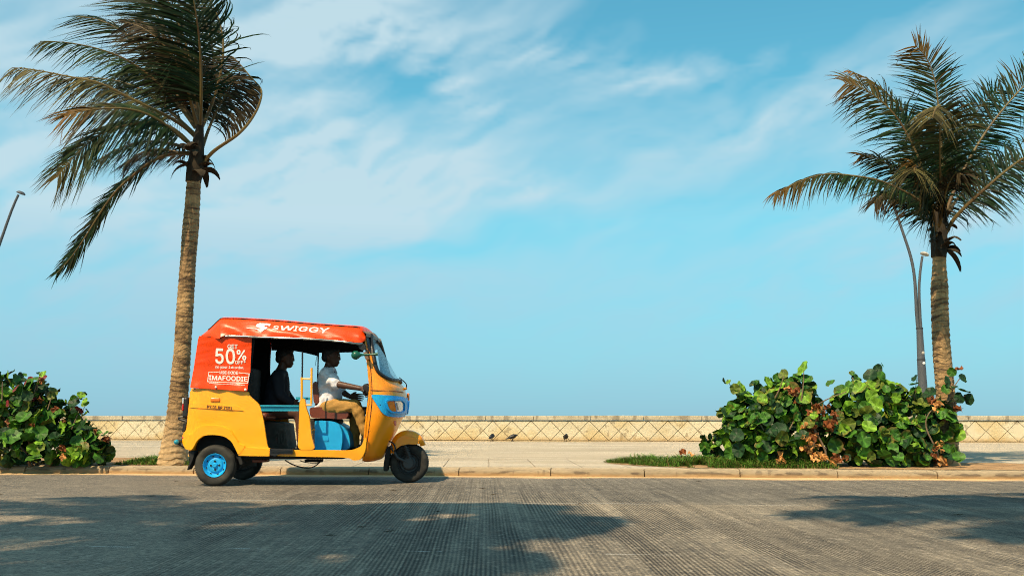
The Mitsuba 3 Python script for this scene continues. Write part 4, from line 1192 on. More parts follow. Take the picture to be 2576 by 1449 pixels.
def trunk(tree, pts, y, rad, seed, z_base=PAVE_Z - .03, sides=40):
    """A tapered trunk with leaf-scar rings. pts: (x, y) of its axis in the elevation, rad: its radii (m)."""
    p = np.array([at(a, b, y) for a, b in pts])
    p[0, 2] = z_base
    n = 260
    path = curve(p, n)
    rr = np.interp(np.linspace(0, 1, n), np.linspace(0, 1, len(rad)), rad)
    a = np.arange(sides) * 2 * np.pi / sides
    z = path[:, 2:]
    wob = .035 * (meshkit.fbm(np.stack([np.cos(a)[None] * .8 + 0 * z, np.sin(a)[None] * .8 + 0 * z, z * 1.3 + 0 * a], -1), 3, seed) - .5)
    ph = z / .075 + 1.4 * meshkit.noise(np.stack([np.cos(a)[None] * 1.1 + 0 * z, np.sin(a)[None] * 1.1 + 0 * z, z * 2.2 + 0 * a], -1), seed + 1)
    ring = (1 - np.mod(ph, 1.0)) ** 1.5
    scar = meshkit.fbm(np.stack([np.cos(a)[None] * 4 + 0 * z, np.sin(a)[None] * 4 + 0 * z, z * 22 + 0 * a], -1), 3, seed + 2)
    R = rr[:, None] * (1 + .075 * (ring - .4) + .09 * (scar - .5)) + wob * .6
    t = np.gradient(path, axis=0)
    t /= np.linalg.norm(t, axis=1, keepdims=True)
    e1 = np.cross(t, [0, 1, 0])
    e1 /= np.linalg.norm(e1, axis=1, keepdims=True)
    e2 = np.cross(t, e1)
    g = path[:, None] + R[..., None] * (np.cos(a)[None, :, None] * e1[:, None] + np.sin(a)[None, :, None] * e2[:, None])
    m = grid(g, close_v=True)
    if m.volume < 0:
        m.invert()
    put('trunk', m, 'mat_trunk', tree, smooth=35)
    return path


def crown_heart(tree, c, s, seed):
    """Leaf bases, fibre and old husks where the fronds leave the trunk."""
    r = np.random.default_rng(seed)
    put('crown_shaft', tube(np.array([c + [-.02, 0, -.30], c + [0, 0, -.10], c + [.02, 0, .18], c + [.05, 0, .62]]) , np.array([.12, .135, .10, .04]) * s, 14), 'mat_husk', tree)
    for k in range(13):
        a = r.uniform(0, 2 * math.pi)
        o = np.array([math.cos(a), math.sin(a), 0])
        z0 = r.uniform(-.22, .2)
        ln = r.uniform(.14, .34) * s
        up = r.uniform(-.9, .8)
        p = curve(np.array([c + o * .10 * s + [0, 0, z0], c + o * (.10 * s + ln * .6) + [0, 0, z0 + up * ln * .5], c + o * (.10 * s + ln) + [0, 0, z0 + (up - .5) * ln]]), 7)
        w = np.array([-o[1], o[0], 0]) + r.normal(0, .2, 3)
        wd = np.array([.06, .075, .07, .06, .05, .035, .012])[:, None] * s
        m = grid(np.stack([p - w * wd, p + w * wd * .2 + [0, 0, .02], p + w * wd], 1))
        put('husk', m, 'mat_husk', tree)


K6 = .4894
L6 = lambda *q: [(a * K6, b * K6, *e) for a, b, *e in q]
palm = thing('coconut_palm', 'coconut palm on the left with all its fronds blown to the left, behind the rickshaw', 'palm tree')
PY0 = 13.15
trunk(palm, [(434, 1166), (447, 1030), (455, 930), (464, 800), (473, 660), (482, 540), (489, 425)], PY0, [.205, .150, .124, .118, .108, .112, .108, .100, .104, .096, .088], 5)
cL = at(492, 405, PY0)
crown_heart(palm, cL, .85, 3)
NV, UPN = np.array([0, -1.0, 0]), np.array([0, -.25, 1.0])
G = dict(colour='green')
fr_ = [
    (L6((990, 790), (900, 790), (800, 820), (700, 890), (610, 970), (500, 1120), (390, 1290), (285, 1410)), 11, (.3, -.6, .6), .34, dict(sag=.55, wind=.5, forward=1.3, n=70, s0=.22, tone=(.1, 0), width=.023)),
    (L6((985, 750, 0), (900, 670, -.3), (800, 632, -.6), (680, 640, -.8), (560, 670, -.9), (450, 740, -1.0), (360, 830, -1.0), (295, 912, -1.0)), 12, (.1, -.75, .6), .62, dict(sag=.55, wind=.35, n=85, tone=(.5, 0), tip_dry=.2, colour='green')),
    (L6((985, 745, 0), (880, 665, -.4), (760, 590, -.7), (640, 560, -.9), (520, 560, -1.0), (420, 575, -1.1), (330, 600, -1.1)), 13, (.1, -.8, .5), .58, dict(sag=.5, wind=.45, n=70, tone=(.5, 0), tip_dry=.6)),
    (L6((1000, 700, 0), (880, 610, -.2), (740, 540, -.4), (620, 480, -.5), (500, 425, -.6), (380, 400, -.6), (230, 370, -.6), (60, 350, -.6)), 14, (.1, -.6, .75), .60, dict(sag=.75, wind=.2, n=90, colour='pale', sides=(1, .8), width=.019)),
    (L6((1000, 690, .1), (860, 560, .3), (700, 450, .4), (560, 410, .5), (400, 402, .5), (280, 420, .5)), 15, (.1, -.5, .8), .5, dict(sag=.6, wind=.3, n=70, tone=(.2, 0))),
    (L6((1005, 660, 0), (900, 520, 0), (780, 400, 0), (660, 315, -.1), (500, 252, -.2), (350, 222, -.3), (205, 214, -.4)), 16, (.0, -.5, .85), .50, dict(sag=.6, wind=.3, n=85, tone=(1.0, 0), tip_dry=.1)),
    (L6((1005, 640, .2), (900, 470, .3), (800, 310, .4), (690, 210, .5), (580, 135, .5), (470, 95, .5), (390, 90, .5)), 17, (.15, -.7, .6), .62, dict(sag=.3, wind=.55, forward=1.0, n=80, tone=(.15, 0))),
    (L6((1015, 640, -.1), (975, 500, -.3), (930, 370, -.5), (870, 270, -.6), (790, 185, -.7), (710, 135, -.7), (645, 118, -.7)), 18, (.4, -.85, .2), .46, dict(sag=.5, wind=.45, n=80, tone=(.6, 0), colour='brown')),
    (L6((1015, 640, .2), (970, 420, .3), (900, 240, .4), (810, 90, .5), (700, -30, .6), (610, -90, .7)), 19, (.4, -.8, .3), .66, dict(sides=(1, .45), sag=.2, wind=.5, forward=.9, n=85, tone=(.2, 0))),
    (L6((1025, 640, 0), (1000, 430, 0), (960, 240, -.1), (890, 60, -.2), (800, -110, -.3)), 20, (.5, -.8, .2), .66, dict(sides=(1, .45), sag=.2, wind=.5, forward=.8, n=85, tone=(.1, 0))),
    (L6((1030, 640, -.2), (1035, 460, -.5), (1030, 280, -.7), (1012, 100, -.9), (965, -120, -1.1)), 21, (.3, -.95, 0), .72, dict(sides=(1, .45), sag=.15, wind=.45, forward=.7, n=90, tone=(.1, 0), width=.023)),
    (L6((1040, 650, .2), (1105, 490, .3), (1142, 330, .3), (1142, 170, .3), (1100, 40, .3), (1030, -90, .3)), 22, (.2, -.9, .3), .62, dict(sag=.15, wind=.7, forward=.6, n=90, tone=(.05, 0), sides=(1, .15), width=.023)),
    (L6((1040, 640, .4), (1080, 450, .6), (1095, 280, .7), (1060, 120, .8), (1000, -20, .8)), 23, (.2, -.9, .3), .62, dict(sides=(1, .45), sag=.2, wind=.65, forward=.6, n=80, tone=(.05, 0), width=.023)),
    (L6((1048, 840, 0), (1130, 755, -.1), (1225, 690, -.2), (1295, 610, -.2), (1338, 520, -.2), (1345, 480, -.2), (1310, 420, -.1), (1250, 350, 0), (1190, 290, .1)), 24, (.6, -.7, .3), .50, dict(sag=.1, wind=.75, forward=.75, n=110, s0=.2, colour='brown', sides=(1, 0))),
    (L6((1040, 760, .3), (1075, 660, .4), (1120, 560, .5), (1170, 470, .6), (1200, 390, .6)), 25, (.5, -.8, .2), .50, dict(sag=.15, wind=.7, forward=.6, n=70, tone=(.1, 0), s0=.35)),
    (L6((1000, 780, .3), (880, 740, .6), (740, 730, .8), (600, 770, .9), (500, 830, .9)), 26, (.1, -.6, .7), .5, dict(sag=.7, wind=.3, n=70, tone=(.1, 0), colour='green')),
    (L6((1005, 800, .2), (900, 780, .3), (800, 770, .3), (700, 800, .4), (640, 850, .4)), 27, (.1, -.6, .7), .40, dict(sag=.7, wind=.4, n=60, colour='brown')),
    (L6((1010, 640, .5), (930, 500, .8), (820, 400, 1.0), (700, 370, 1.1), (600, 390, 1.1)), 28, (.2, -.7, .5), .55, dict(sag=.5, wind=.4, n=70, tone=(.1, 0))),
    (L6((1020, 620, .5), (990, 480, .8), (930, 380, 1.0), (850, 330, 1.1), (760, 320, 1.1)), 29, (.3, -.8, .3), .6, dict(sag=.4, wind=.5, n=70, tone=(.05, 0))),
]
for pts, sd_, nv, ln, kw in fr_:
    frond(palm, pts, PY0, sd_, nv, ln * 1.18, **kw)

K7 = .73874 / 1.647
L7 = lambda *q: [(2600 * .73874 + a * K7, 80 * .73874 + b * K7, *e) for a, b, *e in q]
palm2 = thing('coconut_palm', 'coconut palm on the right with an upright spreading crown, growing behind the sea grape bush', 'palm tree')
PY1 = 13.0
trunk(palm2, [(2386, 1170), (2381, 1060), (2376, 960), (2368, 860), (2364, 760), (2363, 680), (2362, 615)], PY1, [.150, .138, .128, .122, .116, .112, .110, .108, .110, .085, .078], 15)
cR = at(2362, 592, PY1)
crown_heart(palm2, cR, .8, 9)
WIND = np.array([-.6, .1, -.1])
fr2 = [
    (L7((985, 1120, .2), (1000, 900, .3), (995, 640, .3), (980, 460, .3), (955, 300, .3), (915, 200, .3), (850, 125, .25)), 41, (.15, -1, .1), .56, dict(sag=.12, wind=.06, forward=.55, n=95, tone=(.25, 0), tip_dry=.35, s0=.3)),
    (L7((970, 1130, .2), (920, 900, .3), (830, 670, .3), (740, 520, .3), (640, 420, .3), (540, 360, .3), (455, 335, .3)), 42, (.2, -.9, .35), .62, dict(sag=.35, wind=.25, forward=.6, n=95, tone=(.3, 0), tip_dry=.3, s0=.25)),
    (L7((970, 1120, .5), (900, 800, .7), (800, 530, .8), (690, 390, .8), (580, 310, .8), (470, 265, .8)), 43, (.1, -.5, .8), .25, dict(sag=.5, wind=.1, forward=1.2, n=60, tone=(2.5, 0), tip_dry=.9, s0=.45)),
    (L7((955, 1160, 0), (880, 1000, -.1), (760, 930, -.2), (640, 880, -.3), (500, 855, -.3), (370, 845, -.3), (220, 880, -.3), (60, 958, -.3)), 44, (.05, -.55, .8), .44, dict(sag=.7, wind=.08, forward=.75, n=95, tone=(.4, 0), tip_dry=.35, s0=.22)),
    (L7((985, 1140, -.2), (990, 1000, -.6), (990, 830, -1.0), (988, 640, -1.3), (985, 500, -1.5), (980, 465, -1.6)), 45, (0, -1, .15), .58, dict(sag=.4, wind=.12, forward=.35, n=95, tone=(.8, 0), tip_dry=.35, s0=.25, fold=.0)),
    (L7((985, 465, -1.6), (975, 470, -1.75), (960, 490, -1.9), (950, 530, -2.0)), 46, (0, -.4, .9), .46, dict(sag=.7, wind=.15, forward=.5, n=26, colour='pale', s0=.05, width=.016)),
    (L7((965, 1190, -.1), (950, 1060, -.5), (920, 930, -.8), (890, 850, -1.0), (862, 812, -1.1)), 47, (0, -.85, .5), .54, dict(sag=.8, wind=.15, forward=.5, n=80, tone=(.2, 0), tip_dry=.5, s0=.2)),
    (L7((862, 812, -1.1), (850, 812, -1.25), (845, 830, -1.4)), 48, (0, -.4, .9), .50, dict(sag=.8, wind=.1, forward=.6, n=24, colour='pale', s0=.05, width=.016)),
    (L7((1010, 1120, .1), (1060, 960, .1), (1140, 790, .1), (1240, 620, .1), (1350, 475, .1), (1470, 345, .1), (1600, 250, .1), (1720, 190, .1)), 49, (-.1, -1, .15), .50, dict(sag=.2, wind=.05, forward=.7, n=100, tone=(.2, 0), tip_dry=.3, s0=.2)),
    (L7((1020, 1185, 0), (1060, 1110, -.1), (1110, 1050, -.2), (1190, 975, -.3), (1310, 868, -.4), (1460, 755, -.4), (1600, 690, -.4), (1740, 670, -.4)), 50, (-.1, -.9, .45), .52, dict(sag=.45, wind=.05, forward=.65, n=100, tone=(.15, 0), tip_dry=.3, s0=.2)),
    (L7((965, 1150, .3), (880, 980, .6), (780, 860, .8), (680, 780, .9), (600, 745, 1.0), (540, 740, 1.0)), 51, (.1, -.8, .5), .42, dict(sag=.4, wind=.2, n=70, tone=(.1, 0), tip_dry=.3)),
    (L7((1000, 1130, .4), (1040, 900, .8), (1100, 700, 1.1), (1170, 540, 1.3), (1250, 430, 1.4), (1330, 370, 1.4)), 52, (0, -1, .2), .52, dict(sag=.2, wind=.05, n=80, tone=(.05, 0), s0=.25)),
    (L7((975, 1130, .5), (930, 900, 1.0), (880, 700, 1.3), (820, 560, 1.5), (740, 470, 1.6)), 53, (0, -1, .2), .5, dict(sag=.25, wind=.1, n=70, tone=(.05, 0), s0=.25)),
    (L7((1000, 1150, .2), (1050, 1040, .5), (1130, 930, .7), (1240, 830, .9), (1350, 770, 1.0), (1450, 760, 1.0)), 54, (0, -.8, .6), .48, dict(sag=.55, wind=.05, n=70, tone=(.05, 0))),
    (L7((960, 1160, .3), (860, 1020, .5), (760, 960, .6), (680, 960, .6), (620, 1010, .6)), 55, (0, -.7, .6), .45, dict(sag=.7, wind=.1, n=60, colour='brown')),
    (L7((985, 1130, -.3), (1010, 1000, -.7), (1040, 900, -.9), (1080, 840, -1.0), (1110, 850, -1.1)), 56, (0, -.8, .5), .42, dict(sag=.8, wind=.1, n=60, colour='brown')),
    (L7((975, 1130, .1), (940, 1000, .1), (890, 900, .1), (840, 830, .1), (770, 800, .1)), 57, (0, -.8, .5), .5, dict(sag=.7, wind=.1, n=60, tone=(.05, 0))),
    (L7((985, 1120, .8), (985, 950, 1.0), (985, 800, 1.1), (1000, 680, 1.2)), 58, (0, -1, .1), .55, dict(sag=.4, wind=.05, n=60, tone=(.02, 0))),
]
for pts, sd_, nv, ln, kw in fr2:
    frond(palm2, pts, PY1, sd_, nv, ln, **kw)

# palms behind the photographer, whose shade falls on the road
def shade_palm(label, x, y, h, seed, spread=1.0):
    global WIND
    WIND = np.array([-.8, .1, -.1])
    r = np.random.default_rng(seed)
    k = thing('coconut_palm', label, 'palm tree')
    top = np.array([x, y, h])
    b0 = np.array([x + .9, min(y - 1.5, -1.6), -.05])
    p = curve(np.array([b0, b0 * [.95, .95, 0] + top * [.05, .05, .3], b0 * [.65, .65, 0] + top * [.35, .35, .66], top]), 30)
    put('trunk', tube(p, np.linspace(.17, .09, 30), 14), 'mat_trunk', k)
    for i in range(14):
        a = i * 2 * math.pi / 14 + r.uniform(-.25, .25)
        o = np.array([math.cos(a), math.sin(a), 0])
        rise, ln = r.uniform(.1, 1.0), r.uniform(1.8, 2.5) * spread
        path = curve(np.array([p[-1], p[-1] + o * ln * .35 + [0, 0, rise * .6], p[-1] + o * ln * .7 + [-.15, 0, rise * .55], p[-1] + o * ln + [-.4, 0, rise * .1 - .3]]), 24)
        m, c = leaflets(path, (0, 0, 1), r, .66, n=75, sag=.5, wind=.2, width=.05)
        f = put('frond', mikit.ply(m, 'mat_frond', smooth=False, color=c), None, k)
        put('rachis', tube(path, np.linspace(.026, .005, 24), 5), 'mat_rachis', f)


HZ = 1 / math.tan(SUN_EL)
for label, gx, gy, h, sp in (('coconut palm behind the camera, whose shade falls on the left of the road', -3.3, 6.9, 9.0, 1.15),
                             ('coconut palm behind the camera, whose shade falls on the middle of the road', -.45, 7.1, 8.6, .66),
                             ('coconut palm behind the camera, whose shade joins the left and middle shade', -.95, 4.9, 8.0, .6),
                             ('coconut palm behind the camera, whose shade falls on the right of the road', 4.5, 7.7, 9.3, .85)):
    shade_palm(label, gx - math.sin(SUN_AZ) * HZ * h, gy - math.cos(SUN_AZ) * HZ * h, h, int(gx * 10 + 400), sp)

# ------------------------------------------------------------------ sea grape bushes
def leaf_mesh(seed, n=12, crumple=False):
    """A round, slightly cupped and wavy leaf of radius 1, its pale midrib along x; colours are factors."""
    r = np.random.default_rng(seed)
    ph = r.uniform(0, 6.28, 2)
    v, c = [(0, 0, 0)], [1.25]
    for k, rad in enumerate((.5, 1.0)):
        for j in range(n):
            a = j * 2 * math.pi / n
            rr = rad * (1 + .05 * math.sin(3 * a + ph[0])) * (1 - .10 * math.exp(-((abs(a - math.pi)) / .35) ** 2))
            z = .38 * abs(math.sin(a)) * rad ** 1.5 + .12 * rad * rad * math.sin(2 * a + ph[1]) + .09 * math.sin(5 * a + ph[0]) * rad - .18 * rad * rad * math.cos(a)
            v.append((rr * math.cos(a), rr * math.sin(a), z))
            c.append(1.7 if j in (0, n // 2) else (.8 if k == 0 else .95) * (1.3 if j % 3 == 0 else .85))
    f = [[0, 1 + j, 1 + (j + 1) % n] for j in range(n)]
    for j in range(n):
        a, b = 1 + j, 1 + (j + 1) % n
        f += [[a, a + n, b + n], [a, b + n, b]]
    v = np.array(v, float)
    if crumple:                                   # withered: rolled up and torn
        v[:, 2] += r.normal(0, .28, len(v))
        v[:, :2] *= r.uniform(.55, 1.05, (len(v), 1)) * [1, .75]
    else:
        v[1 + n:, :2] *= r.uniform(.90, 1.06, (n, 1))
    return trimesh.Trimesh(v, f, process=False), np.array(c)


TONES = {'green': (.036, .112, .010), 'deep': (.010, .036, .009), 'light': (.115, .230, .014), 'olive': (.085, .115, .014), 'red': (.17, .018, .020), 'brown': (.19, .062, .020), 'dry': (.50, .24, .075)}
LEAF = {}
for tn, tc in TONES.items():
    for q in range(3):
        m, c = leaf_mesh(q * 7 + 3, crumple=tn in ('brown', 'dry'))
        rr = np.random.default_rng(hash(tn) % 1 + q + len(tn) * 10)
        rgb = np.outer(c, tc) * rr.uniform(.8, 1.25)
        if tn in ('green', 'light', 'olive') and q == 2:            # a scorched rim
            rgb[13:18] = rgb[13:18] * .4 + np.array([.2, .09, .03]) * .6
        LEAF[tn, q] = (m, rgb)
PLY = {k: mikit.ply(m, 'mat_leaf', smooth=False, color=c) for k, (m, c) in LEAF.items()}


def bush(name, label, blobs, count, seed, big, palette, y_front, tops=(), extra=(), most=230, cat_='bush', stem_from=None):
    """Leaves set on the outside and some way into overlapping lobes (x, y, z, rx, ry, rz, weight)."""
    r = np.random.default_rng(seed)
    k = thing(name, label, cat_)
    B = np.array([b[:6] for b in blobs], float)
    w = np.array([b[6] for b in blobs], float)
    w /= w.sum()
    leaves = []
    names = list(palette)
    pw = np.array([palette[x] for x in names], float)
    pw /= pw.sum()
    tries = 0
    while len(leaves) < count and tries < count * 30:
        tries += 1
        i = r.choice(len(B), p=w)
        d = r.normal(size=3)
        d /= np.linalg.norm(d)
        rad = r.uniform(.35, 1.22) ** .5
        p = B[i, :3] + d * rad * B[i, 3:]
        if p[2] < PAVE_Z + .05:
            continue
        inside = (((p - B[:, :3]) / B[:, 3:]) ** 2).sum(1)
        if inside.min() < .42:
            continue
        g = d / B[i, 3:]
        g /= np.linalg.norm(g)
        nrm = g * .5 + np.array([-.2, -.45, .6]) * r.uniform(.0, 1.0) + r.normal(0, .62, 3)
        leaves.append((p, nrm, big * r.uniform(.45, 1.2), names[r.choice(len(names), p=pw)]))
    shoots = []
    for _ in range(int(count / 75)):              # young shoots that stand out of the outline
        i = r.choice(len(B), p=w)
        d = r.normal(size=3) * [1, .6, .7] + [0, -.1, .75]
        d /= np.linalg.norm(d)
        p0 = B[i, :3] + d * B[i, 3:] * .85
        g = d * r.uniform(.10, .26) * [1, 1, 1.2]
        p1 = B[i, :3] + d * B[i, 3:] + g
        shoots.append((p0, p1))
        for q in range(4):
            f = .45 + .18 * q
            o = r.normal(0, 1, 3) * [1, .7, .5]
            o /= np.linalg.norm(o)
            leaves.append((p0 + (p1 - p0) * f + o * .035, o * .6 + np.array([-.2, -.5, .5]) + r.normal(0, .3, 3), big * r.uniform(.5, .95) * (1.1 - .12 * q), names[r.choice(len(names), p=pw)]))
    for p0, p1 in shoots:
        put('stem', tube(np.array([p0, (p0 + p1) / 2 + r.normal(0, .01, 3), p1]), [.008, .006, .003], 5), 'mat_stem', k)
    for (p, s, tn) in extra:
        leaves.append((np.array(p), np.array([-.2, -.6, .6]) + r.normal(0, .6, 3), s, tn))
    # order by how near the viewer's side they are, so that the foremost become parts of their own
    leaves.sort(key=lambda q: q[0][1] - .35 * q[0][2])
    rest_v, rest_f, rest_c, at_ = [], [], [], 0
    for j, (p, nrm, s, tn) in enumerate(leaves):
        M = m44(rot_to(nrm, r.uniform(0, 6.28)), p, s)
        key = (tn, int(r.integers(3)))
        if j < most:
            nm = 'dead_leaf' if tn in ('brown', 'dry') else 'leaf'
            scene[numbered(f'{k}__{nm}')] = {**PLY[key], 'to_world': T(M)}
        else:
            m, c = LEAF[key]
            rest_v.append(m.vertices @ M[:3, :3].T + p)
            rest_f.append(m.faces + at_)
            rest_c.append(c)
            at_ += len(m.vertices)
    if rest_v:
        put('inner_leaves', mikit.ply(trimesh.Trimesh(np.vstack(rest_v), np.vstack(rest_f), process=False), 'mat_leaf', smooth=False, color=np.vstack(rest_c)), None, k, kind='stuff')
    # woody stems from the ground into the lobes
    for i in range(len(B)):
        c = B[i, :3]
        for q in range(2):
            tgt = c + r.uniform(-.6, .6, 3) * B[i, 3:] * [1, 1, .7]
            b0 = np.array([(stem_from or c[0]) * .5 + c[0] * .5 + r.uniform(-.1, .1), c[1] + r.uniform(-.05, .15), PAVE_Z - .01])
            mid = (b0 + tgt) / 2 + r.uniform(-.1, .1, 3)
            put('stem', tube(curve(np.array([b0, mid, tgt]), 8), np.linspace(.022, .007, 8), 6), 'mat_stem', k)
    return k, leaves


def lobes(items, y):
    """(px, py, dy, rx_px, ry_px, depth radius, weight) in the elevation to lobes in metres."""
    out = []
    for px, py, dy, rx, ry, rd, w in items:
        p = at(px, py, y + dy)
        s = (y + dy) / FOCAL
        out.append((*p, rx * s, rd, ry * s, w))
    return out


def spots(items, y, s):
    return [(at(px, py, y + dy), r * s, tn) for px, py, dy, r, tn in items]


RB = 13.0
right = lobes([(1908, 1060, 0, 86, 72, .40, 3), (1985, 1008, .1, 70, 52, .38, 2), (1865, 1110, -.1, 60, 50, .35, 1.5), (1960, 1120, -.3, 90, 50, .35, 2),
               (2190, 1020, .1, 88, 58, .42, 3), (2150, 1100, -.2, 110, 65, .40, 3), (2290, 1068, 0, 95, 66, .42, 3), (2270, 1130, -.3, 110, 40, .35, 2),
               (2360, 1080, -.1, 45, 70, .32, 1.5), (2070, 1080, .2, 60, 62, .35, 1.4)], RB)
ex = spots([(2023, 928, 0, 1.25, 'light'), (2010, 950, .05, 1.0, 'green'), (2030, 955, -.05, .9, 'green'), (2020, 975, 0, .8, 'deep'), (1972, 942, 0, .85, 'olive'), (1955, 950, .05, .7, 'green'), (1970, 965, -.02, .7, 'green'),
            (1930, 962, 0, .95, 'light'), (2090, 965, 0, .8, 'green'), (2190, 945, 0, 1.1, 'deep'), (2215, 950, 0, 1.0, 'green'), (2195, 970, -.1, .9, 'olive'),
            (2395, 935, -.3, .7, 'green'), (2412, 928, -.3, .75, 'brown'), (2420, 952, -.3, .75, 'deep'), (2388, 960, -.3, .9, 'deep'), (2380, 980, -.3, .8, 'green'), (2398, 975, -.3, .7, 'deep'),
            (2425, 985, -.3, 1.0, 'green'), (2435, 1005, -.3, .9, 'deep'), (2415, 1000, -.3, .9, 'deep'), (2408, 1028, -.3, .85, 'brown'), (2350, 1030, -.35, .8, 'dry'), (2340, 990, -.3, 1.1, 'deep'),
            (2400, 1155, -.5, 1.1, 'deep'), (2412, 1150, -.55, .9, 'green'), (2300, 1130, -.6, 1.1, 'light'), (2320, 1115, -.6, .9, 'green'), (2140, 1095, -.6, 1.0, 'green'), (2225, 1145, -.65, 1.0, 'green'), (2190, 1150, -.65, .9, 'olive'), (2205, 1165, -.7, .8, 'deep'), (2260, 1150, -.65, .8, 'green'),
            (1960, 1080, -.55, 1.1, 'deep'), (1920, 1090, -.5, 1.0, 'light'), (2010, 1075, -.5, .9, 'light')], RB, .088)
r_ = np.random.default_rng(77)
dead = [(2002, 985, 20, 12, 8), (2050, 1030, 14, 16, 9), (2085, 1060, 20, 24, 14), (2040, 1085, 12, 20, 9), (2030, 1120, 22, 22, 12), (2045, 1150, 24, 10, 10), (2090, 1158, 26, 8, 8), (1965, 1155, 16, 8, 4), (2350, 1010, 14, 10, 4), (2365, 1130, 12, 26, 5), (2355, 1160, 22, 8, 5)]
for px, py, a, b, n in dead:
    ex += spots([(px + r_.normal(0, a * .6), py + r_.normal(0, b * .6), -.55 + r_.uniform(-.1, .1), r_.uniform(.5, .95), r_.choice(['brown', 'dry', 'dry'] if py > 1075 else ['brown', 'dry', 'brown'])) for _ in range(n)], RB, .090)
bk, _ = bush('sea_grape_bush', 'large sea grape bush with withered orange leaves in its middle, before the right palm', right, 1700, 5, .088,
             {'green': 5, 'deep': 3.6, 'light': 4.0, 'olive': 1.8, 'brown': .06}, RB - .5, extra=ex, most=285)
for q in ([(2075, 1170), (2060, 1100), (2040, 1040), (2090, 1000), (2130, 985)], [(2045, 1165), (2048, 1110), (2050, 1060), (2040, 1010)], [(2360, 1170), (2350, 1120), (2330, 1075), (2345, 1030)]):
    put('stem', tube(curve(np.array([at(a, b, RB - .52) for a, b in q]), 14), np.linspace(.014, .006, 14), 6), 'mat_stem', bk)
for q in ([(2372, 1070), (2385, 1000), (2400, 935)], [(2385, 1010), (2412, 955), (2420, 945)], [(2372, 1070), (2410, 1010), (2432, 992)], [(2395, 1040), (2408, 1028)], [(2015, 1010), (2020, 975), (2022, 930)], [(1950, 1000), (1966, 965), (1972, 945)], [(2395, 1165), (2402, 1152)]):
    put('stem', tube(curve(np.array([at(a, b, RB - .27) for a, b in q]), 8), np.linspace(.010, .005, 8), 5), 'mat_stem', bk)
LB = 13.1
left = lobes([(60, 1062, .1, 95, 72, .45, 3), (20, 1000, .2, 60, 60, .4, 1.5), (92, 1012, 0, 42, 50, .35, 1.5), (145, 1070, 0, 52, 50, .38, 2), (195, 1108, -.05, 40, 42, .33, 1.4), (90, 1120, -.25, 130, 45, .38, 3),
              (220, 1138, -.2, 50, 28, .3, 1.1), (-60, 1050, .2, 90, 100, .5, 2.5), (-130, 1080, .2, 100, 80, .5, 2)], LB)
ex = spots([(90, 955, -.1, .9, 'green'), (105, 948, -.1, .75, 'red'), (100, 975, -.12, 1, 'deep'), (75, 970, 0, .9, 'green'), (5, 955, 0, .9, 'green'), (8, 985, 0, .9, 'deep'), (130, 995, -.15, .75, 'olive'), (128, 1010, -.1, .95, 'green'), (105, 1005, -.2, .8, 'brown'),
            (150, 1020, -.1, 1.1, 'deep'), (200, 1028, -.2, .8, 'red'), (190, 1035, -.2, .7, 'deep'), (188, 1050, -.2, .9, 'green'), (165, 1045, -.1, 1.1, 'deep'), (160, 1075, -.4, 1.2, 'light'), (175, 1080, -.4, 1.1, 'green'), (205, 1075, -.3, 1.1, 'deep'),
            (240, 1090, -.3, .7, 'brown'), (238, 1100, -.3, 1.0, 'green'), (225, 1098, -.3, .9, 'green'), (270, 1108, -.3, .9, 'brown'), (262, 1115, -.3, .9, 'deep'), (280, 1130, -.3, .7, 'deep'), (255, 1135, -.35, 1.1, 'green'), (230, 1140, -.4, 1.1, 'green'), (250, 1150, -.45, 1.0, 'green'),
            (90, 1065, -.45, 1.2, 'light'), (60, 1050, -.4, 1.2, 'green'), (30, 1100, -.6, 1.4, 'green'), (100, 1090, -.5, 1.2, 'green'), (120, 1065, -.45, 1.0, 'olive'), (140, 1100, -.5, 1.0, 'deep'), (160, 1150, -.55, .7, 'dry'), (158, 1128, -.5, .7, 'brown'),
            (80, 1070, -.55, .6, 'brown'), (140, 1030, -.3, .7, 'brown'), (160, 1060, -.45, .6, 'brown'), (130, 1150, -.55, 1.2, 'green'), (85, 1155, -.55, 1.2, 'green'), (20, 1062, -.5, .8, 'brown')], LB, .085)
bk2, _ = bush('sea_grape_bush', 'bushy sea grape with dark green and reddish leaves, left of the leaning palm trunk', left, 1050, 6, .082,
     {'green': 4, 'deep': 4.5, 'light': 2.2, 'olive': 1.4, 'red': .14, 'brown': .14}, LB - .5, extra=ex, most=240)
for q in ([(75, 1020), (88, 980), (98, 950)], [(120, 1030), (130, 998)], [(180, 1080), (192, 1050), (200, 1030)], [(210, 1125), (230, 1105), (240, 1092)], [(225, 1140), (255, 1120), (270, 1108)], [(5, 1010), (6, 960)]):
    put('stem', tube(curve(np.array([at(a, b, LB - .2) for a, b in q]), 8), np.linspace(.010, .005, 8), 5), 'mat_stem', bk2)
small = lobes([(1785, 1125, 0, 28, 22, .16, 1)], 13.2)
bush('sea_grape_plant', 'small young sea grape plant in the grass beside the large right bush', small, 14, 8, .075, {'green': 2, 'deep': 3}, 13,
     extra=spots([(1768, 1100, 0, .55, 'deep'), (1788, 1098, 0, .6, 'deep'), (1775, 1125, -.1, 1.0, 'green'), (1795, 1130, -.1, 1.1, 'deep'), (1780, 1145, -.1, 1.0, 'green')], 13.2, .08), cat_='plant')
dl = thing('fallen_leaf', 'dry brown curled leaf lying in the grass, left of the small sea grape plant', 'leaf')
scene[f'{dl}__blade'] = {**PLY['brown', 0], 'to_world': T(m44(rot_to((-.2, -.7, .6), 1), at(1718, 1139, 13.3), .075))}
dl = thing('fallen_leaf', 'dry orange leaf lying beside a brown one in the grass strip', 'leaf')
scene[f'{dl}__blade'] = {**PLY['dry', 1], 'to_world': T(m44(rot_to((.3, -.6, .6), 2), at(1738, 1142, 13.25), .06))}

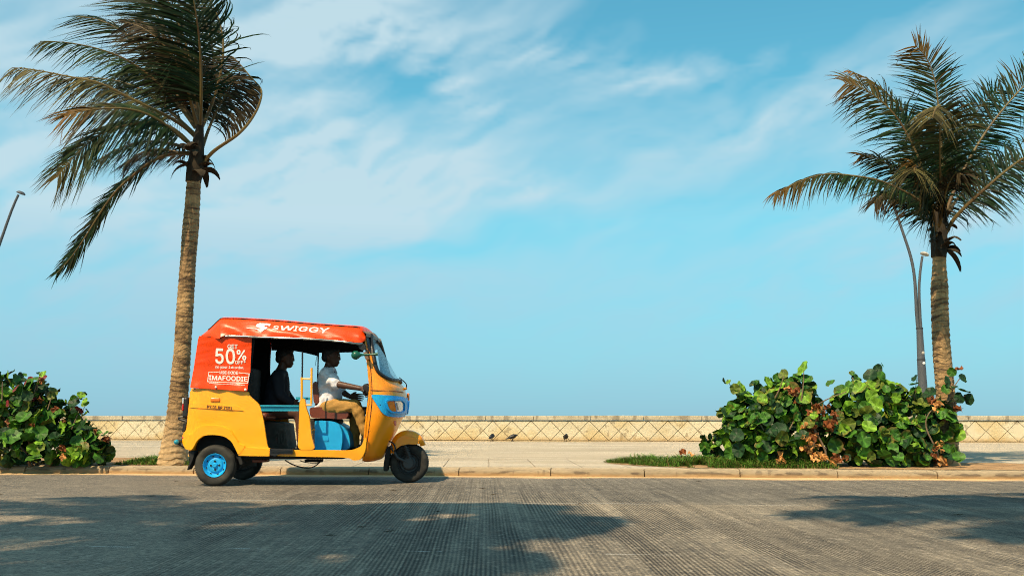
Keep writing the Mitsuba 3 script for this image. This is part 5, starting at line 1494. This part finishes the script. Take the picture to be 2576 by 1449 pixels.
# ------------------------------------------------------------------ grass
def grass(label, poly, n, h, seed):
    r = np.random.default_rng(seed)
    pg = Polygon(poly)
    x0, y0, x1, y1 = pg.bounds
    vs, cs = [], []
    from shapely import contains_xy
    P = np.column_stack([r.uniform(x0, x1, n * 3), r.uniform(y0, y1, n * 3)])
    P = P[contains_xy(pg, P[:, 0], P[:, 1])][:n]
    dens = meshkit.fbm(np.column_stack([P * 3.0, np.zeros(len(P))]), 3, seed)
    P = P[dens > .36]
    edge = np.array([pg.exterior.distance(__import__('shapely').Point(q)) for q in P])
    for (x, y), e in zip(P, edge):
        p = street([x, y, PAVE_Z + .004])
        hh = h * r.uniform(.4, 1.1) * (.35 + .65 * min(1, e / .25))
        a = r.uniform(0, 6.28)
        d = np.array([math.cos(a), math.sin(a), 0])
        w = np.array([-d[1], d[0], 0]) * r.uniform(.0025, .006)
        lean = d * hh * r.uniform(.2, 1.9)
        mid, tip = p + lean * .35 + [0, 0, hh * .65], p + lean + [0, 0, hh * r.uniform(.6, 1.0)]
        vs.append([p - w, p + w, mid - w * .8, mid + w * .8, tip])
        g = r.uniform()
        c = np.array([.075, .165, .018]) * (.5 + .9 * g) if r.uniform() > .18 else np.array([.24, .17, .06]) * (.5 + .6 * g)
        cs += [c * .8] * 2 + [c] * 2 + [c * 1.2]
    m = len(vs)
    q = (np.arange(m) * 5)[:, None]
    f = np.concatenate([q + [0, 1, 3], q + [0, 3, 2], q + [2, 3, 4]])
    put('grass', mikit.ply(trimesh.Trimesh(np.concatenate(vs), f, process=False), 'mat_frond', smooth=False, color=np.array(cs)), None, None, kind='stuff', label=label, category='grass')


grass('strip of short green grass along the kerb left of the large right bush', [(-.25, 13.9), (.05, 13.3), (.5, 12.8), (.95, 12.5), (2.6, 12.48), (2.6, 13.8), (1.3, 14.1), (.4, 14.1)], 15000, .15, 3)
grass('patch of short grass beside the left palm trunk', [(-6.6, 12.5), (-5.35, 12.5), (-5.2, 12.8), (-5.5, 13.3), (-6.6, 13.6)], 5000, .13, 4)

# ------------------------------------------------------------------ street lamps
def lamp(label, flip, px0):
    y = 20.0
    k = thing('street_lamp', label, 'street lamp')
    f = -1 if flip else 1
    c0 = at(px0, 825, y)
    X = lambda px: c0[0] + f * (px - 2313 + .0) * y / FOCAL
    Z = lambda py: at(2313, py, y)[2]
    P = lambda px, py, dy=0: np.array([X(px), y + dy, Z(py)])
    base = np.array([c0[0], y, PAVE_Z])
    put('base_pole', tube(np.array([base, [c0[0], y, Z(905)], [c0[0], y, Z(905)]])[:2], [.115, .078], 16), 'mat_lamp_pole', k)
    put('pole', tube(np.array([[c0[0], y, Z(903)], [c0[0], y, Z(825)]]), [.074, .062], 16), 'mat_lamp_pole', k)
    put('collar', cat(trimesh.creation.cylinder(.080, .03, 16, transform=m44(np.eye(3), (c0[0], y, Z(905)))), trimesh.creation.cylinder(.068, .03, 16, transform=m44(np.eye(3), (c0[0], y, Z(826))))), 'mat_dark_metal', k)
    a1 = curve(np.array([P(2316, 830), P(2316, 770), P(2318, 720), P(2324, 675), P(2330, 645)]), 20)
    a2 = curve(np.array([P(2310, 830), P(2308, 740), P(2303, 660), P(2285, 590), P(2262, 515), P(2252, 490)]), 24)
    put('arm', tube(a1, np.linspace(.032, .024, 20), 12), 'mat_lamp_pole', k)
    put('arm', tube(a2, np.linspace(.035, .024, 24), 12), 'mat_lamp_pole', k)
    for p, s, r in ((P(2336, 640), 1, .095), (P(2246, 487), -1, .09)):
        h = lathe_y([(.0, -.045), (.05, -.04), (.08, -.02), (.092, .0), (.08, .014), (.0, .018)], (0, 0, 0), 24)
        v = h.vertices[:, [0, 2, 1]] * [1, 1, -1]
        h = trimesh.Trimesh(v, h.faces, process=False)
        if h.volume < 0:
            h.invert()
        h.apply_transform(trimesh.transformations.rotation_matrix(s * f * .35, (0, 1, 0)))
        h.apply_translation(p)
        put('lamp_head', h, 'mat_lamp_head' if s > 0 else 'mat_lamp_pole', k)
    for py, r in ((898, .026), (912, .028)):
        if not flip:
            pass
    for py, rad in ((888, .030), (914, .028)):
        put('sticker', ell((c0[0] + .02, y - (.078 if py > 905 else .070), Z(py)), (rad, .012, rad)), 'mat_lamp_head' if py < 900 else 'mat_white_print', k)


lamp('grey two-armed street lamp on a tapered pole behind the right bush and palm', False, 2313)
lamp('grey street lamp whose curved arm and head enter at the left edge of the picture', True, -36)

# leaf litter and grit on the road
r_ = np.random.default_rng(12)
lit = []
for _ in range(34):
    x, y = r_.uniform(-6, 6), r_.uniform(4.2, 11.5)
    a = r_.uniform(-.5, .5)
    L, w = r_.uniform(.015, .055), r_.uniform(.003, .007)
    d, e = np.array([math.cos(a), math.sin(a), 0]), np.array([-math.sin(a), math.cos(a), 0])
    p = np.array([x, y, .004])
    lit.append(trimesh.Trimesh([p - d * L, p + e * w + [0, 0, .005], p + d * L + [0, 0, .004], p - e * w, p + [0, 0, .007]], [[0, 3, 4], [3, 2, 4], [2, 1, 4], [1, 0, 4]], process=False))
put('leaf_litter', cat(*lit), 'mat_husk', None, smooth=False, kind='stuff', label='scattered dark dry leaf scraps lying on the road', category='leaf litter')
